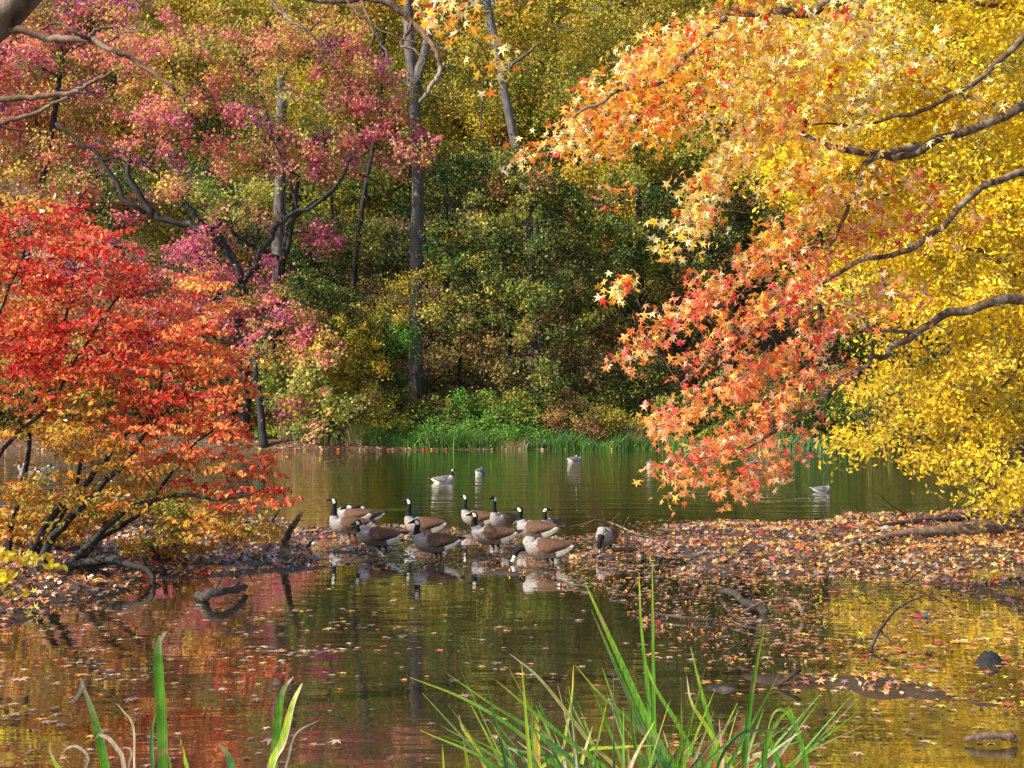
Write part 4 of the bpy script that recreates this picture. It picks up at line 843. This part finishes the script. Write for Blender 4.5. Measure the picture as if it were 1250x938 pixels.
    # wings: folded shells with the dark primaries crossing over the tail
    for sgn in (-1, 1):
        ac = Acc(); n = 22; t = np.linspace(0, 1, n)
        cx = .175 - .62 * t; cyy = sgn * (.035 + .090 * np.sin(np.pi * np.clip(t * .95 + .22, 0, 1)) ** .8); cz = .365 - .020 * t + .04 * t ** 2
        hh = .112 * np.sin(np.pi * np.clip(t, 0.02, 1) ** .55) ** .7 * (1 - .45 * t) + .006; ww = .045 * np.sin(np.pi * np.clip(t, .02, .98) ** .7) ** .6 + .004
        S2 = 14; th2 = np.linspace(0, 2 * np.pi, S2, endpoint=False)
        Vw = np.stack([cx[:, None] + 0 * th2, cyy[:, None] + ww[:, None] * np.cos(th2) - sgn * .045 * np.maximum(np.sin(th2), 0) * hh[:, None] / .09, cz[:, None] + hh[:, None] * np.sin(th2)], -1)
        sc = .5 + .5 * np.sin(t[:, None] * 70 + np.sin(th2)[None] * 5); edgec = (sc > .8)[..., None]
        base = np.array([.105, .052, .029]) if not duck else np.array([.36, .33, .31])
        if pale: base = np.array([.12, .105, .10])
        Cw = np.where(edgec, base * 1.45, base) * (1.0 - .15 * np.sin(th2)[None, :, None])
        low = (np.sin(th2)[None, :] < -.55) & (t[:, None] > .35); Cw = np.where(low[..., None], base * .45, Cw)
        Cw = np.where((t[:, None] > .84)[..., None] & np.ones((n, S2, 1), bool), BLK * 2, Cw)
        i = np.arange(n - 1)[:, None] * S2; j = np.arange(S2)[None]; j2 = (j + 1) % S2
        qq = np.stack([i + j, i + j2, i + S2 + j2, i + S2 + j], -1).reshape(-1); qq = np.concatenate([qq, np.arange(S2), (n - 1) * S2 + np.arange(S2)])
        ac.add(Vw.reshape(-1, 3), qq, np.concatenate([np.full((n - 1) * S2, 4), [S2, S2]]), Cw.reshape(-1, 3))
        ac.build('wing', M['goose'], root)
        # eye
        ac = Acc(); side = hp[0] if sgn > 0 else hp[S // 2]; e0 = hc + (side - hc) * .92 + np.array([0, 0, .008])
        tube(ac, [e0 - (side - hc) * .12, e0, e0 + (side - hc) * .12], [.003, .006, .003], 6, (.02, .012, .01)); ac.build('eye', M['goose_dark'], bd)
        if not swim:
            ac = Acc(); lx = -.02 + sgn * .035; ly = sgn * .06
            tube(ac, smooth([(lx, ly, .25), (lx - .015, ly, .17), (lx - .03, ly, .125), (lx - .012, ly, .06), (lx, ly, .012)], 3), np.interp(np.linspace(0, 1, 13), [0, .3, .5, 1], [.045, .022, .011, .009]), 7, (.02, .018, .016))
            ft = [(lx - .025, ly, .008), (lx + .065, ly - .045, .005), (lx + .085, ly - .012, .005), (lx + .09, ly + .012, .005), (lx + .065, ly + .045, .005), (lx + .01, ly, .022)]
            ac.add(ft, [0, 1, 5, 1, 2, 5, 2, 3, 5, 3, 4, 5, 4, 0, 5, 0, 4, 3, 3, 2, 1, 0, 3, 1], [3] * 8, np.array([.02, .018, .016]))
            ac.build('leg', M['goose_dark'], root)
    return root
used = set()
PRO = {}
def put_goose(px, py, facing, pose, label, swim=False, scale=1.0, turn=0.0, duck=False, group='geese standing on the mud spit', sink=None):
    """facing in degrees: 180 = left in the photo, 0 = right, 270 = towards the camera"""
    pale = swim; key = (pose, swim, round(turn, 2), duck, pale)
    if key not in PRO: PRO[key] = goose(pose, swim, turn, duck, pale); o = PRO[key]
    else: o = copy_tree(PRO[key])
    d = gd(py); p = PX(px, py, d)
    gz = max(float(ground_z(p[0], d)), -.07)
    z = -.25 * scale if swim else gz - .075
    if duck: scale *= .72; z = -.225 * scale
    o.location = (p[0], d, z); o.rotation_euler = (0, 0, R(facing)); o.scale = (scale,) * 3
    tag(o, label, 'duck' if duck else 'goose', group)
    return o
G = 'geese standing on the mud spit'
put_goose(427, 659, 182, 'up', 'leftmost goose on the mud, head high and facing left')
put_goose(432, 641, 160, 'rest', 'pale goose preening behind the leftmost upright goose', turn=0)
put_goose(447, 640, 205, 'rest', 'goose with tucked head and white rump at the back of the left pair', scale=.95)
put_goose(464, 674, 172, 'low', 'goose with neck drawn in, third from the left in front')
put_goose(518, 657, 178, 'up', 'tall goose with brown back and head up above the crouched goose')
put_goose(532, 681, 186, 'half', 'front goose with half raised neck directly below the tall brown one', scale=.95)
put_goose(584, 645, 170, 'up', 'rear goose with long raised neck in the middle of the flock', scale=.95)
put_goose(602, 671, 176, 'half', 'broad goose looking left at the centre of the flock')
put_goose(615, 650, 228, 'up', 'goose turned breast towards the viewer right of the rear long neck', scale=.95)
put_goose(655, 664, 158, 'half', 'goose with erect head looking left above the foraging goose', scale=1.0)
put_goose(672, 651, 245, 'half', 'small looking goose at the right rear with head turned right', turn=1.9, scale=.9)
put_goose(668, 688, 176, 'down', 'foraging goose with neck stretched down to the mud', scale=.98)
put_goose(741, 672, 248, 'graze', 'lone goose on the right with its head lowered to the mud', scale=.95)
W_ = 'geese swimming on the far water'
put_goose(541, 589, 4, 'half', 'white sided goose swimming right across the middle of the pond', True, group=W_)
put_goose(586, 579, 75, 'rest', 'goose swimming away with only its rounded back showing', True, group=W_)
put_goose(701, 563, 20, 'rest', 'goose dozing on the water below the reeds', True, group=W_)
put_goose(794, 569, 80, 'rest', 'goose afloat just left of the hanging coral leaves', True, group=W_)
put_goose(919, 569, 30, 'half', 'goose afloat behind the hanging coral leaves', True, group=W_)
put_goose(33, 575, 170, 'rest', 'pale goose swimming at the far left behind the shrub stems', True, group=W_, scale=1.1)
put_goose(56, 577, 10, 'rest', 'pale goose beside the leftmost swimming goose', True, group=W_, scale=1.05)
put_goose(150, 612, 195, 'up', 'grey goose swimming behind the middle stems of the red shrub', True, group=W_)
put_goose(1003, 601, 5, 'half', 'small duck swimming below the yellow tree', True, duck=True, group='ducks')

# ------------------------------------------------------------------ driftwood, sticks, stones
def stick(name, label, cat, pts, r0, r1, mat='wood_wet', twigs=(), lump=.1, group=None, sides=8, sink=True):
    """pts: (px, py of the point on the photo, height above ground, distance row py used for depth)"""
    P = []
    for px, py, hz in pts:
        # py is the row of the point itself; hz its height: solve distance
        d = F * (H - hz) / (py - HOR); P.append(PX(px, py, d))
    P = np.array(P); base = P[0].copy(); base[2] = float(ground_z(base[0], base[1]))
    t = empty(name, base, label, cat, group); ac = Acc()
    q = smooth(P, 6); q = q + rng.normal(0, r0 * .12, q.shape)
    tube(ac, q, np.linspace(r0, r1, len(q)), sides, lump=lump); ac.build('stem', M[mat], t)
    for tw in twigs:
        ac = Acc(); Q = []
        for px, py, hz in tw[1:]:
            d = F * (H - hz) / (py - HOR); Q.append(PX(px, py, d))
        q = smooth(Q, 5); tube(ac, q, np.linspace(tw[0], tw[0] * .3, len(q)), 5); ac.build('twig', M[mat], t)
    return t
stick('driftwood_stub', 'upright grey brown driftwood stub rising from the mud left of the geese', 'driftwood', [(350, 688, 0), (347, 668, .18), (352, 650, .42), (368, 627, .78)], .075, .03, 'bark_gum', [(.03, (352, 664, .2), (362, 668, .16), (372, 672, .1))])
stick('driftwood_stick', 'short dark stick poking up behind the driftwood stub', 'stick', [(325, 646, .02), (335, 632, .22), (344, 616, .5)], .035, .012)
stick('driftwood_stick', 'tiny dark prong between the stub and the leftmost goose', 'stick', [(376, 668, 0), (379, 662, .08), (385, 657, .16)], .03, .012)
stick('mud_root', 'knobbly dark root lump lying in the shallow water before the red shrub', 'root', [(244, 728, .03), (260, 724, .12), (285, 720, .10), (300, 716, .05)], .055, .03, 'wood_wet', [(.012, (285, 718, .08), (300, 700, .25), (310, 712, .1)), (.012, (262, 720, .1), (270, 706, .2), (262, 695, .35))], lump=.25)
stick('fallen_twig', 'pale forked twigs lying at the water edge right of the geese', 'twig', [(775, 652, .03), (750, 640, .12), (728, 634, .22), (704, 622, .42)], .018, .005, 'wood_dry', [(.011, (750, 640, .12), (735, 650, .05), (715, 652, .03)), (.011, (738, 636, .18), (735, 622, .4)), (.01, (760, 645, .1), (768, 630, .35)), (.01, (728, 634, .2), (712, 640, .12), (695, 643, .08)), (.008, (745, 638, .15), (755, 628, .32)), (.008, (770, 650, .05), (790, 655, .03), (800, 650, .08))])
stick('fallen_twig', 'thin pale twig arching over the water above the leaf carpet', 'twig', [(1045, 640, .02), (1030, 624, .25), (1010, 612, .45), (995, 608, .5)], .014, .004, 'wood_dry', [(.008, (1030, 624, .25), (1044, 622, .25), (1046, 634, .1))])
stick('fallen_twig', 'tangle of fine bare twigs at the right shoreline', 'twig', [(1118, 645, .02), (1105, 628, .25), (1085, 615, .5), (1070, 600, .75)], .014, .004, 'wood_wet', [(.008, (1105, 628, .25), (1120, 612, .5)), (.008, (1090, 618, .45), (1075, 622, .35), (1060, 616, .4)), (.008, (1112, 636, .12), (1140, 622, .3))])
stick('fallen_log', 'long half sunken log lying in the leaves at the right', 'log', [(1065, 661, .03), (1105, 652, .09), (1165, 648, .10), (1230, 645, .12), (1330, 640, .12)], .05, .17, 'wood_dry', lump=.06, sides=12)
stick('fallen_log', 'thin dark log behind the long log on the right shore', 'log', [(1068, 645, .05), (1095, 640, .08), (1180, 632, .10), (1260, 627, .12)], .045, .06, 'wood_wet')
stick('fallen_branch', 'short curved branch breaking off left of the long log', 'branch', [(1028, 680, .02), (1036, 668, .05), (1050, 664, .05), (1070, 661, .04)], .03, .045, 'wood_dry')
stick('mud_root', 'blackened twisted root among the leaves left of the curved stick', 'root', [(880, 722, .03), (895, 723, .1), (908, 735, .08), (925, 742, .05), (935, 748, .02)], .03, .045, 'wood_wet', [(.02, (910, 736, .07), (918, 728, .12))], lump=.2)
stick('fallen_branch', 'long brown bent stick hooking over the leaves before the yellow reflection', 'branch', [(905, 748, .03), (930, 736, .1), (962, 731, .14), (975, 738, .12), (980, 752, .02)], .012, .022, 'wood_dry')
stick('fallen_branch', 'straight dark stick lying flat left of the bent stick', 'branch', [(800, 749, .03), (830, 753, .03), (875, 757, .02)], .012, .010, 'wood_wet')
stick('fallen_branch', 'thin stick trailing right through the shallow leaves', 'branch', [(880, 752, .03), (910, 765, .02), (950, 770, .02)], .009, .009, 'wood_wet')
stick('fallen_branch', 'brown curved stick lying under the tall grass tips', 'branch', [(882, 798, .01), (910, 782, .03), (950, 775, .03)], .008, .007, 'wood_wet')
stick('fallen_branch', 'dark branch angling up out of the yellow reflection', 'branch', [(1062, 795, 0), (1075, 768, .12), (1098, 742, .25), (1130, 726, .30)], .018, .006, 'wood_wet', [(.01, (1100, 742, .25), (1110, 728, .35)), (.009, (1130, 726, .3), (1155, 740, .2), (1172, 770, .02)), (.009, (1075, 770, .1), (1090, 785, .04), (1098, 782, .05))])
stick('fallen_twig', 'small dark twig forking up among leaves at middle right', 'twig', [(1108, 710, .01), (1120, 700, .1), (1142, 690, .18)], .012, .004, 'wood_wet', [(.007, (1112, 706, .05), (1122, 686, .25))])
stick('fallen_twig', 'short black stick poking out of the orange reflection', 'twig', [(950, 835, .01), (962, 828, .05), (976, 818, .1)], .018, .014, 'wood_wet')
stick('fallen_log', 'hollow weathered log end floating in the bottom right corner', 'log', [(1176, 904, .01), (1190, 900, .03), (1215, 898, .04), (1240, 900, .03)], .013, .027, 'wood_dry', lump=.3, sides=12)
stick('fallen_branch', 'flat dark stick on the pale mud before the geese', 'branch', [(676, 712, .02), (700, 714, .02), (722, 717, .02)], .016, .012, 'wood_wet')
stick('fallen_twig', 'long thin twig lying over the shallows behind the broad goose', 'twig', [(548, 662, .03), (565, 652, .1), (582, 648, .12)], .02, .015, 'bark_gum')
stick('fallen_branch', 'bent branch floating at the far left water edge', 'branch', [(396, 565, .03), (412, 562, .1), (425, 560, .12), (432, 555, .3)], .03, .015, 'wood_dry')
def rock(name, label, px, py, rx, ry, rz, mat, peak=0):
    d = gd(py); p = PX(px, py, d); base = np.array([p[0], d, max(float(ground_z(p[0], d)), -.03)])
    me = bpy.data.meshes.new(name); import bmesh
    bm = bmesh.new(); bmesh.ops.create_icosphere(bm, subdivisions=3, radius=1)
    for v in bm.verts:
        c = v.co.copy(); n = float(vnoise(c.x * 1.7 + px, c.y * 1.7 + c.z * 1.3)) - .5
        k = 1 + n * .45 + (float(vnoise(c.x * 6 + px, c.y * 6 + c.z * 5)) - .5) * .3
        if peak and c.z > 0: sh = 1 - .65 * c.z; v.co = Vector((c.x * rx * k * sh, c.y * ry * k * sh, c.z * rz * k))
        else: v.co = Vector((c.x * rx * k, c.y * ry * k, c.z * rz * k))
    for f in bm.faces: f.smooth = True
    bm.to_mesh(me); bm.free(); me.materials.append(M[mat]); o = bpy.data.objects.new(name, me); col.objects.link(o); o.location = base
    tag(o, label, 'rock'); return o
rock('rock', 'black pointed rock breaking the yellow reflection at the right', 1208, 808, .15, .11, .13, 'stone_dark', 1)
rock('stone', 'round pale stone left of the long log', 1082, 652, .09, .08, .09, 'stone')
rock('stone', 'small tan stone in the leaves at the lower left shore', 63, 766, .05, .045, .035, 'stone')
rock('stone', 'dark bluish lump in the shallow water below the geese', 696, 754, .065, .05, .04, 'stone_dark')  # unidentified bluish object, modelled in stone shape
rock('stone', 'low dark stone in the water under the grass tips', 845, 797, .09, .06, .035, 'stone_dark')
rock('mud_mound', 'brown mound of mud among the reflected orange leaves', 878, 838, .13, .12, .05, 'wood_wet')

# ------------------------------------------------------------------ foreground grasses
def blade(parent, pts, w, c0, c1, fold=.25, name='blade', n=16, d=None):
    P = smooth([PX(*q) for q in pts], 6); n = len(P); t = np.linspace(0, 1, n)
    T = nrm(np.gradient(P, axis=0)); view = nrm(P - np.array([0, 0, H])); side = nrm(np.cross(T, view))
    tw = rng.uniform(-.7, .7); nn = np.cross(side, T); side = nrm(side * math.cos(tw) + nn * math.sin(tw)); nn = np.cross(side, T)
    wd = w * np.minimum(1, (1.02 - t) * 2.2) ** .75 * .5
    V = np.stack([P - side * wd[:, None], P + nn * (wd * fold)[:, None], P + side * wd[:, None]], 1).reshape(-1, 3)
    i = np.arange(n - 1)[:, None] * 3; q = np.concatenate([np.concatenate([i + 0, i + 1, i + 4, i + 3], 1), np.concatenate([i + 1, i + 2, i + 5, i + 4], 1)]).ravel()
    m_ = sstep(.62, 1.0, t)[:, None]; C = np.array(c0) * (1 - m_) + np.array(c1) * m_
    C = np.repeat(C * (1 + .1 * rng.normal(size=(n, 1))), 3, 0)
    ac = Acc(); ac.add(V, q, np.full(2 * (n - 1), 4), np.clip(C, 0, 1)); return ac.build(name, M['blade'], parent)
GR, YG, TAN, YEL, BLU = (.13, .31, .03), (.34, .44, .035), (.55, .42, .28), (.60, .48, .05), (.08, .20, .06)
def clump(name, label, px, d, cat='plant'):
    p = PX(px, 1000, d); gz = float(ground_z(p[0], d)); return empty(name, (p[0], d, gz), label, cat)
def root_pt(px, d):          # where a leaf leaves the ground
    p = PX(px, 1000, d); gz = float(ground_z(p[0], d)); 
    return (px, HOR - (gz - H) * F / d + 6, d)
t = clump('iris_plant', 'iris leaf clump with a dry folded tip at lower left', 125, 4.3)
blade(t, [root_pt(150, 4.3), (132, 960, 4.3), (117, 885, 4.25), (98, 828, 4.2)], .034, GR, TAN)
blade(t, [(100, 832, 4.2), (97, 846, 4.18), (90, 855, 4.17), (80, 858, 4.16)], .012, TAN, TAN, name='dry_tip')
blade(t, [root_pt(120, 4.4), (80, 960, 4.4), (66, 930, 4.4), (60, 914, 4.4)], .018, YG, TAN)
blade(t, [root_pt(140, 4.2), (106, 960, 4.2), (107, 925, 4.2), (92, 911, 4.2), (77, 918, 4.2), (84, 932, 4.2)], .009, TAN, TAN, name='dry_stem')
blade(t, [root_pt(150, 4.1), (152, 950, 4.1), (140, 910, 4.1), (122, 897, 4.1), (116, 903, 4.1)], .014, TAN, TAN, name='dry_stem')
t = clump('iris_plant', 'iris clump with the tallest upright leaf near the left', 195, 4.1)
blade(t, [root_pt(198, 4.1), (199, 960, 4.1), (197, 880, 4.1), (193, 815, 4.1), (194, 785, 4.1), (203, 771, 4.1)], .034, GR, TAN)
blade(t, [root_pt(190, 4.15), (187, 960, 4.15), (185, 900, 4.15), (191, 866, 4.15)], .014, BLU, GR)
blade(t, [root_pt(182, 4.2), (165, 960, 4.2), (163, 890, 4.2), (150, 868, 4.2), (141, 858, 4.2)], .009, TAN, TAN, name='dry_stem')
blade(t, [root_pt(185, 4.2), (158, 960, 4.2), (160, 920, 4.2), (155, 913, 4.2), (147, 914, 4.2)], .008, TAN, TAN, name='dry_stem')
blade(t, [root_pt(205, 4.0), (207, 960, 4.0), (206, 930, 4.0), (203, 918, 4.0)], .012, YG, TAN)
t = clump('iris_plant', 'short orange tipped iris leaves between the two iris clumps', 225, 4.2)
blade(t, [root_pt(235, 4.2), (230, 960, 4.2), (225, 925, 4.2), (220, 902, 4.2)], .014, YG, (.8, .4, .05))
blade(t, [root_pt(285, 4.1), (284, 960, 4.1), (279, 925, 4.1), (266, 907, 4.1)], .026, BLU, TAN)
t = clump('iris_plant', 'iris clump of green and yellow leaves beside a grey twig', 345, 4.2)
blade(t, [root_pt(335, 4.2), (333, 960, 4.2), (338, 890, 4.2), (345, 845, 4.2), (358, 826, 4.2)], .028, GR, TAN)
blade(t, [root_pt(328, 4.1), (328, 955, 4.1), (345, 905, 4.1), (357, 860, 4.1), (369, 834, 4.1)], .030, YG, (.85, .65, .2))
blade(t, [root_pt(345, 4.3), (347, 960, 4.3), (352, 925, 4.3), (362, 895, 4.3), (390, 879, 4.3)], .009, (.3, .24, .2), (.3, .24, .2), name='dry_stem')
t = clump('grass_tuft', 'wide fanning tuft of tall green grass at the bottom centre', 780, 4.3, 'grass')
def gb(pts, w, c0=GR, c1=YG, d=4.3):
    dd = d + rng.uniform(-.35, .35)
    x0, y0 = pts[0]; blade(t, [root_pt(x0 + (780 - x0) * .15, dd)] + [(a_, b_, dd) for a_, b_ in pts], w, c0, c1)
BL = [([(830, 970), (790, 880), (745, 780), (714, 712)], .024), ([(820, 970), (785, 890), (750, 810), (722, 745)], .02), ([(790, 970), (792, 860), (783, 770), (780, 700)], .015), ([(800, 970), (798, 860), (797, 770), (796, 688)], .015),
      ([(880, 970), (870, 900), (855, 840), (843, 790)], .018), ([(905, 970), (912, 890), (922, 820), (933, 765)], .02), ([(700, 970), (640, 900), (570, 855), (500, 827)], .015), ([(720, 970), (660, 900), (600, 860), (545, 822)], .015),
      ([(770, 970), (715, 900), (660, 830), (622, 798)], .018, YEL, TAN), ([(760, 970), (700, 910), (640, 860), (605, 830)], .012), ([(680, 970), (690, 900), (698, 850), (700, 812)], .012, YG, YEL), ([(830, 970), (790, 900), (735, 850), (702, 812)], .016),
      ([(865, 970), (830, 890), (800, 840), (785, 800)], .018), ([(600, 970), (585, 920), (565, 890), (560, 872)], .014, YEL, TAN), ([(575, 970), (570, 930), (565, 900)], .016, YG, YEL), ([(545, 970), (541, 930), (540, 908)], .010, YG, YG),
      ([(660, 970), (656, 920), (655, 880), (652, 872)], .02, (.75, .5, .08), (.7, .4, .1)), ([(740, 970), (700, 930), (665, 900), (637, 880)], .016, BLU, GR), ([(690, 970), (672, 910), (665, 880), (658, 858)], .016, BLU, GR),
      ([(985, 970), (980, 920), (970, 880), (962, 862)], .018), ([(930, 970), (935, 910), (950, 880), (966, 865)], .02), ([(965, 970), (950, 930), (940, 905), (930, 895)], .022), ([(985, 960), (975, 900), (960, 870), (945, 870), (935, 900)], .012),
      ([(900, 970), (870, 900), (845, 860), (838, 825)], .014, YG, TAN), ([(760, 970), (760, 900), (750, 860), (735, 815)], .014), ([(870, 960), (900, 900), (940, 892), (985, 895)], .012, BLU, GR), ([(640, 965), (700, 920), (760, 912), (800, 910)], .013, YG, YEL),
      ([(790, 970), (775, 910), (770, 860), (764, 840)], .014), ([(735, 970), (718, 915), (706, 880), (690, 850)], .014)]
for b_ in BL: gb(*b_)
for k in range(78):
    x0 = rng.uniform(590, 980); ln = (x0 - 780) * .45 + float(np.clip(rng.normal(0, 40), -60, 60)); top = rng.uniform(810, 915)
    c0 = [GR, BLU, YG, GR, GR, BLU, YG, TAN][rng.integers(8)]
    xb = x0 * .85 + 117
    gb([(xb, 985), (xb + ln * .35, 930), (xb + ln, top)], rng.uniform(.008, .018), c0, [YG, TAN, GR][rng.integers(3)])
